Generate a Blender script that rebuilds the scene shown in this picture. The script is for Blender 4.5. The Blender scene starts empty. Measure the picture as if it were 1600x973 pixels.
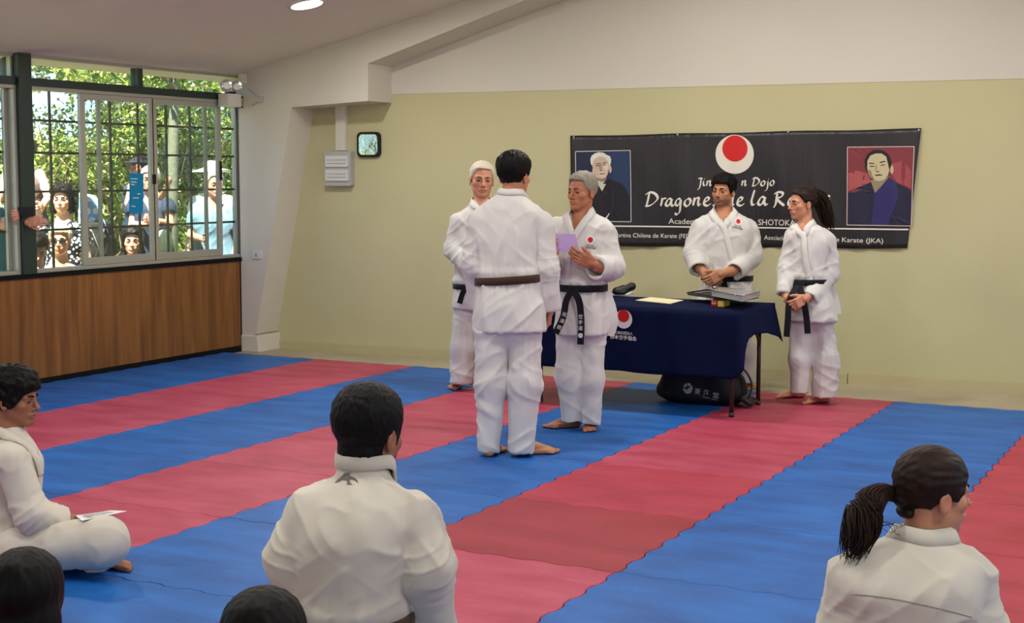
import bpy, math, random
import numpy as np
from mathutils import Vector, Matrix

random.seed(7)
scene = bpy.context.scene
COL = scene.collection
FR = 2244.58                      # focal length in pixels of the 1600 px wide frame

# ------------------------------------------------------------------ camera
PITCH, YAW, ROLL = 0.09471461, 0.47961380, 0.00173632
CAM = np.array([8.2493, -10.2476, 1.6003])
def _basis():
    cp, sp, cy, sy = math.cos(PITCH), math.sin(PITCH), math.cos(YAW), math.sin(YAW)
    F = np.array([-sy*cp, cy*cp, -sp]); R = np.array([cy, sy, 0.0]); U = np.cross(R, F)
    c, s = math.cos(ROLL), math.sin(ROLL)
    return F, R*c+U*s, U*c-R*s
CF, CR, CU = _basis()
cam_data = bpy.data.cameras.new('camera')
cam_data.sensor_fit = 'HORIZONTAL'; cam_data.sensor_width = 36.0
cam_data.lens = FR*36.0/1600.0
cam_data.clip_start = 0.05; cam_data.clip_end = 200
cam = bpy.data.objects.new('camera', cam_data); COL.objects.link(cam)
M = Matrix(((CR[0], CU[0], -CF[0], CAM[0]), (CR[1], CU[1], -CF[1], CAM[1]), (CR[2], CU[2], -CF[2], CAM[2]), (0, 0, 0, 1)))
cam.matrix_world = M
scene.camera = cam

# ------------------------------------------------------------------ world, sun, exposure
world = bpy.data.worlds.new('sky'); scene.world = world; world.use_nodes = True
wn = world.node_tree; bg = wn.nodes['Background']
sky = wn.nodes.new('ShaderNodeTexSky'); sky.sky_type = 'HOSEK_WILKIE'
sky.sun_direction = Vector((0.10, -0.42, 0.90)).normalized(); sky.turbidity = 3.0; sky.ground_albedo = 0.3
wn.links.new(sky.outputs[0], bg.inputs[0]); bg.inputs[1].default_value = 10.0
sun_l = bpy.data.lights.new('sun', 'SUN'); sun_l.energy = 30.0; sun_l.angle = math.radians(0.6); sun_l.color = (1.0, 0.95, 0.86)
sun = bpy.data.objects.new('sun', sun_l); COL.objects.link(sun)
sun.rotation_euler = Vector((0.10, -0.42, 0.90)).to_track_quat('Z', 'Y').to_euler()
sun.location = (10, -10, 20)
vs = scene.view_settings
scene.display_settings.display_device = 'sRGB'
vs.view_transform = 'Standard'; vs.look = 'None'; vs.gamma = 1.0; vs.use_curve_mapping = False
vs.exposure = -0.06
cy = scene.cycles
cy.use_denoising = True
cy.max_bounces = 7; cy.diffuse_bounces = 4; cy.glossy_bounces = 3; cy.transmission_bounces = 4; cy.transparent_max_bounces = 24
cy.caustics_reflective = False; cy.caustics_refractive = False
cy.sample_clamp_indirect = 6.0
LAMP_W = 36.0                     # watts of each ceiling downlight

# ------------------------------------------------------------------ materials
def lin(c):
    return tuple(((x/255.0)/12.92 if x/255.0 <= 0.04045 else ((x/255.0+0.055)/1.055)**2.4) for x in c)
def mat(name, rgb, rough=0.6, spec=0.3, metal=0.0, noise=None, bump=None, sheen=0, alpha=None, srgb=True, attr=None):
    """noise = (scale, amount 0..1, second rgb) ; bump = (scale, strength, distance)"""
    m = bpy.data.materials.new(name); m.use_nodes = True
    nt = m.node_tree; b = nt.nodes['Principled BSDF']
    c = lin(rgb) if srgb else rgb
    b.inputs['Base Color'].default_value = (*c, 1)
    b.inputs['Roughness'].default_value = rough
    b.inputs['Specular IOR Level'].default_value = spec
    b.inputs['Metallic'].default_value = metal
    if sheen: b.inputs['Sheen Weight'].default_value = sheen
    tc = None
    if noise or bump:
        tc = nt.nodes.new('ShaderNodeTexCoord')
    if attr:
        a = nt.nodes.new('ShaderNodeVertexColor'); a.layer_name = attr
        nt.links.new(a.outputs[0], b.inputs['Base Color'])
    if noise:
        n = nt.nodes.new('ShaderNodeTexNoise'); n.inputs['Scale'].default_value = 1.0; n.inputs['Detail'].default_value = 6
        mp = nt.nodes.new('ShaderNodeMapping'); s = noise[0]
        mp.inputs['Scale'].default_value = s if isinstance(s, tuple) else (s, s, s)
        nt.links.new(tc.outputs['Object'], mp.inputs[0]); nt.links.new(mp.outputs[0], n.inputs['Vector'])
        r = nt.nodes.new('ShaderNodeValToRGB'); r.color_ramp.elements[0].position = 0.5-0.28; r.color_ramp.elements[1].position = 0.5+0.28
        c2 = lin(noise[2])
        k = noise[1]
        r.color_ramp.elements[0].color = (*c, 1)
        r.color_ramp.elements[1].color = (*[c[i]*(1-k)+c2[i]*k for i in range(3)], 1)
        nt.links.new(n.outputs[0], r.inputs[0]); nt.links.new(r.outputs[0], b.inputs['Base Color'])
    if bump:
        n = nt.nodes.new('ShaderNodeTexNoise'); n.inputs['Scale'].default_value = 1.0; n.inputs['Detail'].default_value = 5
        mp = nt.nodes.new('ShaderNodeMapping'); s = bump[0]
        mp.inputs['Scale'].default_value = s if isinstance(s, tuple) else (s, s, s)
        nt.links.new(tc.outputs['Object'], mp.inputs[0]); nt.links.new(mp.outputs[0], n.inputs['Vector'])
        bp = nt.nodes.new('ShaderNodeBump'); bp.inputs['Strength'].default_value = bump[1]; bp.inputs['Distance'].default_value = bump[2]
        nt.links.new(n.outputs[0], bp.inputs['Height']); nt.links.new(bp.outputs[0], b.inputs['Normal'])
    return m
def glass_mat(name, tint=(0.93, 0.97, 0.95), gl=0.07):
    m = bpy.data.materials.new(name); m.use_nodes = True; nt = m.node_tree
    for n in list(nt.nodes): nt.nodes.remove(n)
    o = nt.nodes.new('ShaderNodeOutputMaterial'); mx = nt.nodes.new('ShaderNodeMixShader')
    t = nt.nodes.new('ShaderNodeBsdfTransparent'); g = nt.nodes.new('ShaderNodeBsdfGlossy')
    t.inputs[0].default_value = (*tint, 1); g.inputs['Roughness'].default_value = 0.03
    mx.inputs[0].default_value = gl
    nt.links.new(t.outputs[0], mx.inputs[1]); nt.links.new(g.outputs[0], mx.inputs[2]); nt.links.new(mx.outputs[0], o.inputs[0])
    return m
def emit_mat(name, rgb, s):
    m = bpy.data.materials.new(name); m.use_nodes = True; nt = m.node_tree; b = nt.nodes['Principled BSDF']
    b.inputs['Base Color'].default_value = (*rgb, 1); b.inputs['Emission Color'].default_value = (*rgb, 1); b.inputs['Emission Strength'].default_value = s
    return m

MT = {}
MT['plaster'] = mat('plaster_offwhite', (214, 209, 196), 0.85, 0.2, noise=(1.3, 0.5, (204, 198, 184)), bump=(60, 0.15, 0.004))
MT['ceiling'] = mat('ceiling_paint', (224, 220, 208), 0.9, 0.15, bump=(25, 0.1, 0.004))
MT['beige'] = mat('beige_wall_paint', (198, 193, 152), 0.8, 0.25, noise=(0.9, 0.8, (188, 182, 140)), bump=(45, 0.2, 0.004))
MT['beige_trim'] = mat('beige_skirting_paint', (192, 182, 142), 0.7, 0.3, noise=(3, 0.5, (176, 165, 125)))
MT['floor'] = mat('worn_floor', (150, 140, 115), 0.55, 0.4, noise=(1.6, 1.0, (186, 176, 150)))
MT['green'] = mat('dark_green_paint', (34, 52, 46), 0.45, 0.5)
MT['alu'] = mat('aluminium', (172, 172, 160), 0.4, 0.5, metal=0.35)
MT['white'] = mat('white_plastic', (215, 214, 208), 0.4, 0.4)
MT['grey'] = mat('grey_plastic', (175, 175, 172), 0.4, 0.4)
MT['black'] = mat('black_plastic', (18, 18, 20), 0.45, 0.4)
MT['blackgap'] = mat('black_rubber', (14, 14, 16), 0.8, 0.2)
MT['grille'] = mat('dark_grille_paint', (24, 34, 34), 0.5, 0.4)
MT['glass'] = glass_mat('window_glass')
MT['metal'] = mat('brown_steel', (62, 50, 48), 0.4, 0.5, metal=0.4)
MT['chrome'] = mat('chrome', (190, 190, 190), 0.15, 0.6, metal=1.0)
def mat_foam(name, a, b):
    """scuffed foam: broad tone drift, fine grain and thin pale scratches, all in hall coordinates so no two tiles match"""
    m = mat(name, a, 0.50, 0.36); nt = m.node_tree; bs = nt.nodes['Principled BSDF']; g = nt.nodes.new('ShaderNodeNewGeometry')
    def nz(scale, rot, detail, lo, hi):
        mp = nt.nodes.new('ShaderNodeMapping'); mp.inputs['Scale'].default_value = scale; mp.inputs['Rotation'].default_value = (0, 0, rot)
        n = nt.nodes.new('ShaderNodeTexNoise'); n.inputs['Scale'].default_value = 1.0; n.inputs['Detail'].default_value = detail
        r = nt.nodes.new('ShaderNodeMapRange'); r.inputs['From Min'].default_value = lo; r.inputs['From Max'].default_value = hi
        nt.links.new(g.outputs['Position'], mp.inputs[0]); nt.links.new(mp.outputs[0], n.inputs['Vector']); nt.links.new(n.outputs[0], r.inputs[0]); return r, n
    r1, _ = nz((2.2, 5.5, 1), .3, 7, .3, .7); r2, _ = nz((5, 48, 1), .9, 3, .66, .78); r3, _ = nz((60, 7, 1), -.5, 3, .67, .80)
    def mixn(fac, A, B, k):
        x = nt.nodes.new('ShaderNodeMix'); x.data_type = 'RGBA'; mu = nt.nodes.new('ShaderNodeMath'); mu.operation = 'MULTIPLY'; mu.inputs[1].default_value = k
        nt.links.new(fac.outputs[0], mu.inputs[0]); nt.links.new(mu.outputs[0], x.inputs[0])
        if isinstance(A, tuple): x.inputs[6].default_value = (*A, 1)
        else: nt.links.new(A.outputs[2], x.inputs[6])
        x.inputs[7].default_value = (*B, 1); return x
    la, lb = lin(a), lin(b); pale = tuple(c*.65+.35*q for c, q in zip(lb, lin((190, 200, 220))))
    c1 = mixn(r1, la, lb, 1.0); c2 = mixn(r2, c1, pale, .45); c3 = mixn(r3, c2, pale, .35)
    nt.links.new(c3.outputs[2], bs.inputs['Base Color'])
    _, n4 = nz((45, 60, 30), 0, 4, 0, 1); bp = nt.nodes.new('ShaderNodeBump'); bp.inputs['Strength'].default_value = .35; bp.inputs['Distance'].default_value = .003
    nt.links.new(n4.outputs[0], bp.inputs['Height']); nt.links.new(bp.outputs[0], bs.inputs['Normal']); return m
MT['foam_blue'] = mat_foam('blue_foam', (4, 74, 146), (22, 102, 182))
MT['foam_red'] = mat_foam('red_foam', (152, 34, 52), (176, 54, 78))
MT['foam_pink'] = mat_foam('faded_red_foam', (160, 46, 70), (184, 76, 100))
MT['foam_deep'] = mat_foam('deep_red_foam', (136, 28, 40), (154, 42, 56))
def wood_mat():
    m = mat('veneer_wood', (132, 88, 44), 0.45, 0.4)
    nt = m.node_tree; b = nt.nodes['Principled BSDF']
    tc = nt.nodes.new('ShaderNodeTexCoord'); mp = nt.nodes.new('ShaderNodeMapping'); mp.inputs['Scale'].default_value = (14, 14, 1.1)
    n = nt.nodes.new('ShaderNodeTexNoise'); n.inputs['Scale'].default_value = 1.0; n.inputs['Detail'].default_value = 8; n.inputs['Distortion'].default_value = 0.6
    r = nt.nodes.new('ShaderNodeValToRGB')
    r.color_ramp.elements[0].position = 0.3; r.color_ramp.elements[0].color = (*lin((106, 66, 31)), 1)
    r.color_ramp.elements[1].position = 0.7; r.color_ramp.elements[1].color = (*lin((150, 99, 50)), 1)
    nt.links.new(tc.outputs['Object'], mp.inputs[0]); nt.links.new(mp.outputs[0], n.inputs['Vector']); nt.links.new(n.outputs[0], r.inputs[0]); nt.links.new(r.outputs[0], b.inputs['Base Color'])
    return m
MT['wood'] = wood_mat()

# ------------------------------------------------------------------ mesh helpers
class MB:
    def __init__(s): s.v = []; s.f = []
    def add(s, vs, fs):
        o = len(s.v); s.v += [tuple(float(c) for c in v) for v in vs]; s.f += [tuple(i+o for i in f) for f in fs]
    def box(s, a, b):
        x0, y0, z0 = a; x1, y1, z1 = b
        s.add([(x0,y0,z0),(x1,y0,z0),(x1,y1,z0),(x0,y1,z0),(x0,y0,z1),(x1,y0,z1),(x1,y1,z1),(x0,y1,z1)],
              [(0,3,2,1),(4,5,6,7),(0,1,5,4),(1,2,6,5),(2,3,7,6),(3,0,4,7)])
    def obox(s, c, ax, half):
        """oriented box: centre, three axes, half sizes"""
        c = np.array(c, float); ax = [np.array(a, float) for a in ax]
        vs = []
        for k in range(8):
            sx, sy, sz = (1 if k & 1 else -1), (1 if k & 2 else -1), (1 if k & 4 else -1)
            vs.append(c+ax[0]*half[0]*sx+ax[1]*half[1]*sy+ax[2]*half[2]*sz)
        s.add(vs, [(0,2,3,1),(4,5,7,6),(0,1,5,4),(1,3,7,5),(3,2,6,7),(2,0,4,6)])
    def tube(s, pts, r, n=8, cap=True):
        pts = [np.array(p, float) for p in pts]; rs = r if hasattr(r, '__len__') else [r]*len(pts)
        base = len(s.v); up = None; vs = []
        for i, p in enumerate(pts):
            t = pts[min(i+1, len(pts)-1)]-pts[max(i-1, 0)]; t = t/(np.linalg.norm(t)+1e-9)
            if up is None:
                up = np.array([0, 0, 1.0]) if abs(t[2]) < 0.9 else np.array([1.0, 0, 0])
            u = np.cross(t, up); u /= np.linalg.norm(u)+1e-9; w = np.cross(u, t); up = w
            for k in range(n):
                a = 2*math.pi*k/n; vs.append(p+(u*math.cos(a)+w*math.sin(a))*rs[i])
        fs = []
        for i in range(len(pts)-1):
            for k in range(n):
                a, b = i*n+k, i*n+(k+1) % n; fs.append((a, b, b+n, a+n))
        if cap: fs.append(tuple(range(n-1, -1, -1))); fs.append(tuple((len(pts)-1)*n+k for k in range(n)))
        s.add(vs, fs)
    def prism(s, poly, z0, z1, fn=lambda x, y, z: (x, y, z)):
        n = len(poly)
        s.add([fn(x, y, z0) for x, y in poly]+[fn(x, y, z1) for x, y in poly],
              [tuple(range(n-1, -1, -1)), tuple(range(n, 2*n))]+[(i, (i+1) % n, n+(i+1) % n, n+i) for i in range(n)])
    def build(s, name, m, parent=None, smooth=False, bevel=0):
        return mkobj(name, s.v, s.f, m, parent, smooth, bevel)
def link(o, parent=None):
    COL.objects.link(o)
    if parent is not None:
        o.parent = parent
    return o
def wloc(o):
    p = Vector((0, 0, 0))
    while o is not None:
        p += o.location; o = o.parent
    return p
def mkobj(name, v, f, m, parent=None, smooth=False, bevel=0, cols=None):
    """vertices in world coordinates; stored relative to the parent chain's location"""
    v = np.asarray(v, dtype=np.float64).reshape(-1, 3)
    off = np.array(wloc(parent)) if parent is not None else v.mean(axis=0) if False else np.zeros(3)
    me = bpy.data.meshes.new(name)
    me.from_pydata((v-off).tolist() if len(v) < 5 else (v-off), [], f if isinstance(f, list) else f.tolist())
    if m is not None: me.materials.append(m)
    if smooth: me.polygons.foreach_set('use_smooth', np.ones(len(me.polygons), bool))
    if cols is not None:
        a = me.color_attributes.new('Col', 'FLOAT_COLOR', 'POINT')
        c = np.ones((len(v), 4), np.float32); c[:, :3] = cols; a.data.foreach_set('color', c.ravel())
    me.update()
    o = bpy.data.objects.new(name, me)
    link(o, parent)
    if bevel:
        md = o.modifiers.new('bevel', 'BEVEL'); md.width = bevel; md.segments = 2; md.limit_method = 'ANGLE'
    return o
def tag(o, label=None, cat=None, group=None, kind=None):
    if label: o['label'] = label
    if cat: o['category'] = cat
    if group: o['group'] = group
    if kind: o['kind'] = kind
    return o
def thing(name, loc, label, cat, group=None):
    o = bpy.data.objects.new(name, None); o.empty_display_size = 0.1; COL.objects.link(o); o.location = loc
    return tag(o, label, cat, group)
def struct(name, mb, m, parent=None, **k):
    o = mb.build(name, m, parent, **k)
    if parent is None: o['kind'] = 'structure'
    return o
def text_mesh(name, body, m, fn, size=1.0, parent=None, shear=0.0, bold=0.0, center=False, spacing=1.0, ext=0.0):
    """lettering as a flat mesh; fn maps text-plane x, y to a world point"""
    c = bpy.data.curves.new(name, 'FONT'); c.body = body; c.size = size; c.shear = shear; c.offset = bold; c.space_character = spacing
    c.resolution_u = 3
    if center: c.align_x = 'CENTER'
    o = bpy.data.objects.new(name, c); COL.objects.link(o)
    dg = bpy.context.evaluated_depsgraph_get(); dg.update()
    me = o.evaluated_get(dg).to_mesh()
    v = [fn(p.co.x, p.co.y) for p in me.vertices]; f = [tuple(p.vertices) for p in me.polygons]
    o.evaluated_get(dg).to_mesh_clear(); bpy.data.objects.remove(o)
    return mkobj(name, v, f, m, parent)

# ------------------------------------------------------------------ room shell
WA = np.array([0.175, 0.605]); WT = np.array([0.99882, 0.04865]); WNv = np.array([0.04865, -0.99882])
def wall_pt(s, z, off=0.0):
    p = WA+WT*s+WNv*off
    return (p[0], p[1], z)
XL, YF, XR, YB = -0.03, 0.28, 10.6, -13.0
CS = 0.226                                   # ceiling slope
RX = 5.3
def ceil_z(x): return 2.5+CS*(x-XL) if x < RX else 2.5+CS*(RX-XL)-CS*(x-RX)
PAINT_Z = 2.31

mb = MB(); mb.box((XL-0.2, YB-0.2, -0.16), (XR+0.2, 1.4, -0.022)); struct('floor', mb, MT['floor'])
# back wall: beige to 2.31 m, off-white gable over it
def wallslab(mb, s0, s1, z0, z1, t0, t1):
    P = [wall_pt(s0, 0, t0), wall_pt(s1, 0, t0), wall_pt(s1, 0, t1), wall_pt(s0, 0, t1)]
    mb.prism([(p[0], p[1]) for p in P], z0, z1)
mb = MB(); wallslab(mb, -0.4, 10.6, -0.05, PAINT_Z, -0.25, 0.0); wb = struct('wall_back', mb, MT['beige'])
mb = MB()
zl = [(-0.4, ceil_z(XL)+0.1), (RX-0.17, ceil_z(RX)+0.1), (10.6, ceil_z(XR)+0.1)]
for (s0, za), (s1, zb_) in zip(zl[:-1], zl[1:]):
    vs_ = [wall_pt(s0, PAINT_Z, 0.004), wall_pt(s1, PAINT_Z, 0.004), wall_pt(s1, zb_, 0.004), wall_pt(s0, za, 0.004), wall_pt(s0, PAINT_Z, -0.25), wall_pt(s1, PAINT_Z, -0.25), wall_pt(s1, zb_, -0.25), wall_pt(s0, za, -0.25)]
    mb.add(vs_, [(0,1,2,3),(5,4,7,6),(0,4,5,1),(3,2,6,7),(0,3,7,4),(1,5,6,2)])
g_ = mb.build('gable', MT['plaster'], wb)
# skirting board: a low ledge made of lengths
mb = MB(); s = -0.3
sk = tag(MB().build('baseboard_back', None), kind='structure')
for L in (2.15, 3.42, 1.42, 2.3, 1.6):
    m2 = MB(); wallslab(m2, s+0.003, s+L-0.003, -0.022, 0.052, 0.0, 0.022); wallslab(m2, s+0.003, s+L-0.003, 0.052, 0.062, 0.0, 0.014)
    m2.build('skirting_length', MT['beige_trim'], sk); s += L
# ceiling, two slopes
mb = MB()
for (xa, xb) in ((XL-0.25, RX), (RX, XR+0.25)):
    za, zb_ = 2.5+CS*(xa-XL) if xa < RX else ceil_z(RX), ceil_z(RX) if xb <= RX else ceil_z(XR)-CS*0.25
    y0, y1 = YB-0.25, 1.5
    mb.add([(xa,y0,za),(xb,y0,zb_),(xb,y1,zb_),(xa,y1,za),(xa,y0,za+.12),(xb,y0,zb_+.12),(xb,y1,zb_+.12),(xa,y1,za+.12)],
           [(0,3,2,1),(4,5,6,7),(0,1,5,4),(1,2,6,5),(2,3,7,6),(3,0,4,7)])
struct('ceiling', mb, MT['ceiling'])
# eaves over the window wall
mb = MB(); mb.box((-0.34, YB-0.2, 2.50), (XL-0.2, 1.5, 2.56)); struct('trim_1', mb, MT['plaster'])
# right wall and rear wall (behind the camera), both with unseen window openings added to bring in light
mb = MB()
for (y0, y1, z0, z1) in ((YB, 1.4, -0.05, 1.0), (YB, 1.4, 2.2, 2.62)):
    mb.box((XR, y0, z0), (XR+0.2, y1, z1))
for yy in (-13, -10.2, -7.4, -4.6, -1.8, 0.8): mb.box((XR, yy, 1.0), (XR+0.2, yy+0.5, 2.2))
struct('wall_right', mb, MT['beige'])
mb = MB()
mb.box((XL-0.2, YB-0.2, -0.05), (XR+0.2, YB, 0.9)); mb.box((XL-0.2, YB-0.2, 2.2), (XR+0.2, YB, 3.9))
for xx in (-0.2, 2.5, 5.2, 7.9, 10.3): mb.box((xx, YB-0.2, 0.9), (xx+0.4, YB, 2.2))
struct('wall_rear', mb, MT['beige'])
# left wall: veneer wainscot of separate panels, black sill, post, window bays
SILL = 0.845
mb = MB(); mb.box((XL-0.16, YB, -0.05), (XL-0.012, 1.0, SILL-0.02)); wl = struct('wall_left', mb, MT['blackgap'])
y = 0.262
while y > -6.5:
    m2 = MB(); m2.box((XL-0.012, y-0.914, 0.035), (XL, y-0.0008, SILL-0.035)); m2.build('veneer_panel', MT['wood'], wl); y -= 0.915
m2 = MB(); m2.box((XL-0.012, YB, 0.035), (XL, y, SILL-0.035)); m2.build('veneer_panel', MT['wood'], wl)
mb = MB(); mb.box((XL-0.014, YB, -0.022), (XL+0.004, 0.262, 0.033)); struct('baseboard_left', mb, MT['blackgap'])
mb = MB(); mb.box((XL-0.15, YB, SILL-0.034), (XL+0.012, 0.30, SILL)); struct('trim_2', mb, MT['blackgap'])

def bay(idx, y0, y1, full):
    """one window bay between y0 and y1: aluminium frames with glass, transom over a green beam"""
    w = tag(MB().build('window_%d' % idx, None), kind='structure')
    X = XL-0.06
    ZB, ZT, Z2, Z3 = SILL, 2.265, 2.325, 2.475
    f = MB(); t = 0.03
    f.box((X-0.05, y0, ZB), (X+0.05, y1, ZB+0.028)); f.box((X-0.05, y0, ZT-0.028), (X+0.05, y1, ZT))
    f.box((X-0.05, y0, ZB+0.028), (X+0.05, y0+t, ZT-0.028)); f.box((X-0.05, y1-t, ZB+0.028), (X+0.05, y1, ZT-0.028))
    f.build('window_frame', MT['alu'], w, bevel=0.003)
    b = MB(); b.box((X-0.06, y0, ZT), (X+0.055, y1, Z2)); b.build('beam', MT['green'], w)
    tf = MB(); tf.box((X-0.03, y0, Z3), (X+0.03, y1, 2.5)); tf.box((X-0.02, y0, Z2), (X+0.02, y0+0.02, Z3)); tf.box((X-0.02, y1-0.02, Z2), (X+0.02, y1, Z3))
    tf.build('transom_frame', MT['alu'], w)
    L = y1-y0; ym = y0+L*0.475
    mu = MB(); mu.box((X-0.04, ym-0.028, Z2), (X+0.04, ym+0.028, Z3)); mu.build('mullion', MT['green'], w)
    for a, c in ((y0+0.02, ym-0.028), (ym+0.028, y1-0.02)):
        g = MB(); g.box((X-0.003, a, Z2), (X+0.003, c, Z3)); g.build('glass_pane', MT['glass'], w)
    # sashes: two leaves sliding in front of fixed lights
    zb, zt = ZB+0.03, ZT-0.03
    e = [y0+L*0.0, y0+L*0.205, y0+L*0.52, y0+L*0.86, y1]
    def sash(a, c, xo, wd=0.055):
        s_ = MB(); s_.box((xo-0.014, a, zb), (xo+0.014, a+wd, zt)); s_.box((xo-0.014, c-wd, zb), (xo+0.014, c, zt))
        s_.box((xo-0.014, a+wd, zb), (xo+0.014, c-wd, zb+0.06)); s_.box((xo-0.014, a+wd, zt-0.045), (xo+0.014, c-wd, zt))
        so = s_.build('sash', MT['alu'], w, bevel=0.002)
        g = MB(); g.box((xo-0.003, a+wd, zb+0.06), (xo+0.003, c-wd, zt-0.045)); g.build('glass_pane', MT['glass'], so)
        return so
    s1 = sash(e[1], e[2]+0.028, X+0.028); s2 = sash(e[2]-0.028+0.04, e[3]+0.03, X+0.028)
    hm = MB(); hm.box((X+0.042, e[2]+0.0, 1.52), (X+0.056, e[2]+0.03, 1.60)); hm.build('latch', MT['black'], s1)
    hm = MB(); hm.box((X+0.042, e[3]+0.0, 1.55), (X+0.056, e[3]+0.018, 1.72)); hm.build('latch', MT['black'], s2)
    # fixed lights behind with slim stiles
    for a, c in ((y0+t, e[1]+0.28), (e[2]+0.18, e[3]-0.1), (e[3]-0.05, y1-t)):
        s_ = MB(); s_.box((X-0.032, c-0.034, zb), (X-0.012, c, zt)); so = s_.build('stile', MT['alu'], w)
        g = MB(); g.box((X-0.024, a, zb), (X-0.020, c-0.034, zt)); g.build('glass_pane', MT['glass'], so)
    # burglar grille outside
    gx = XL-0.15
    yy = [y0+L*k for k in (0.13, 0.252, 0.385, 0.512, 0.648, 0.768, 0.912)]
    for q in yy:
        r_ = MB(); r_.box((gx-0.008, q-0.008, ZB), (gx+0.008, q+0.008, ZT+0.02)); r_.build('grille_bar', MT['grille'], w)
    for z in (1.165, 1.465, 1.765, 2.015):
        r_ = MB(); r_.box((gx-0.007, y0, z-0.009), (gx+0.011, y1, z+0.009)); r_.build('grille_bar', MT['grille'], w)
    return w
P0, P1 = -2.345, -2.215
bay(1, P1, 0.385, True)
bay(2, P0-2.6, P0, True)
for k in range(3, 6): bay(k, P0-2.6-2.73*(k-2), P0-2.73*(k-2), False)
for k in range(5):
    y = P0-2.73*k
    mb = MB(); mb.box((XL-0.17, y, SILL), (XL+0.02, y+0.13, 2.5)); struct('trim_%d' % (k+3), mb, MT['green'])
mb = MB(); mb.box((XL-0.17, 0.385, SILL-0.05), (XL, 1.0, 2.6)); mb.build('wall_corner', MT['plaster'], wl)

# portal frame: tapered leg with base block, knee and rafter, against the back wall
def portal():
    yb = 0.72
    mb = MB()
    def ex(poly):
        n = len(poly)
        mb.add([(x, YF, z) for x, z in poly]+[(x, yb, z) for x, z in poly],
               [tuple(range(n)), tuple(range(2*n-1, n-1, -1))]+[((i+1) % n, i, n+i, n+(i+1) % n) for i in range(n)])
    ex([(XL, -0.02), (0.13, 0.15), (0.135, 0.15), (0.56, 2.195), (1.37, 2.235), (1.37, 2.552), (2.89, 3.01), (RX, 3.62), (RX, ceil_z(RX)), (XL, 2.5)])
    return mb
mb = portal(); pf = struct('trim_9', mb, MT['plaster'])
mb = MB()
mb.add([(XL, YF-0.015, -0.022), (0.17, YF-0.015, -0.022), (0.17, 0.70, -0.022), (XL, 0.70, -0.022), (XL, YF-0.015, 0.13), (0.155, YF-0.015, 0.13), (0.155, 0.70, 0.13), (XL, 0.70, 0.13)],
       [(0,3,2,1),(4,5,6,7),(0,1,5,4),(1,2,6,5),(2,3,7,6),(3,0,4,7)])
mb.build('plinth', MT['plaster'], pf, bevel=0.006)

# ------------------------------------------------------------------ mats
mf = thing('mat_floor', (4, -4.5, 0), 'red and blue interlocking foam mats laid in stripes across the hall', 'mats')
def tile_mesh():
    n = 10; pts = []
    def w(t): # outward offset of the seam curve along one edge
        return pts
    prof = []
    for i in range(n):
        a = (i+0.5)/n; sgn = 1 if i % 2 == 0 else -1
        prof += [(a-0.030, sgn*0.008), (a+0.030, sgn*0.008)]
    prof = [(0.0, 0.0)]+prof
    out = []
    for t, o in prof: out.append((t, o))                    # bottom edge
    for t, o in prof: out.append((1+o, t))                  # right edge
    for t, o in reversed([(1.0, 0.0)]+prof[1:][::1]): pass
    top = [(t, 1+o) for t, o in prof[1:]]; top = [(1.0, 1.0)]+top[::-1]
    left = [(o, t) for t, o in prof[1:]]; left = [(0.0, 1.0)]+left[::-1]
    out = [(t, o) for t, o in prof]+[(1+o, t) for t, o in prof]+top+left
    P = np.array(out)-0.5
    rings = [(0.9965, -0.02), (0.9965, -0.003), (0.991, 0.0)]
    v = [(x*s, y*s, z) for s, z in rings for x, y in P]; N = len(P); f = []
    for k in range(2):
        for i in range(N): f.append((k*N+i, k*N+(i+1) % N, (k+1)*N+(i+1) % N, (k+1)*N+i))
    f.append(tuple(2*N+i for i in range(N)))
    return v, f
tv, tf_ = tile_mesh(); tile_me = {}
for key in ('foam_blue', 'foam_red', 'foam_pink', 'foam_deep'):
    me = bpy.data.meshes.new('foam_tile'); me.from_pydata(tv, [], tf_); me.materials.append(MT[key]); tile_me[key] = me
rt = random.Random(3)
for i in range(0, 10):
    for j in range(-11, 0):
        if j < -8: key = rt.choice(['foam_red', 'foam_deep'])
        elif i % 2 == 0: key = 'foam_blue'
        else:
            key = {(5, -5): 'foam_deep', (5, -7): 'foam_red', (5, -6): 'foam_pink'}.get((i, j), rt.choice(['foam_pink', 'foam_red', 'foam_red']) if i < 6 else 'foam_red')
            if i in (1, 3): key = 'foam_pink'
        o = bpy.data.objects.new('foam_tile', tile_me[key]); link(o, mf); o.location = (i+0.5-4, j+0.5+4.5, 0)
        o.rotation_euler = (0, 0, 0)

# ------------------------------------------------------------------ wall fittings
def rbox(mb, c, ax, hw, hh, d, r=0.02, n=5):
    """rounded rectangle plate: centre, (u, v, n) axes"""
    c = np.array(c, float); u, v, w = [np.array(a, float) for a in ax]; P = []
    for (sx, sy, a0) in ((1,1,0),(-1,1,90),(-1,-1,180),(1,-1,270)):
        for k in range(n+1):
            a = math.radians(a0+90*k/n); P.append((sx*(hw-r)+r*math.cos(a), sy*(hh-r)+r*math.sin(a)))
    N = len(P)
    mb.add([c+u*x+v*y for x, y in P]+[c+u*x+v*y+w*d for x, y in P], [tuple(range(N-1, -1, -1)), tuple(range(N, 2*N))]+[(i, (i+1) % N, N+(i+1) % N, N+i) for i in range(N)])
UW = (WT[0], WT[1], 0); VW = (0, 0, 1); NW = (WNv[0], WNv[1], 0)
cb = thing('breaker_box', wall_pt(0.668, 1.5, 0), 'white electrical breaker box on the beige wall under a vertical conduit', 'breaker box')
mb = MB(); rbox(mb, wall_pt(0.668, 1.655, 0.0), (UW, VW, NW), 0.14, 0.155, 0.07, 0.012); mb.build('box_body', MT['grey'], cb)
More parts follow.
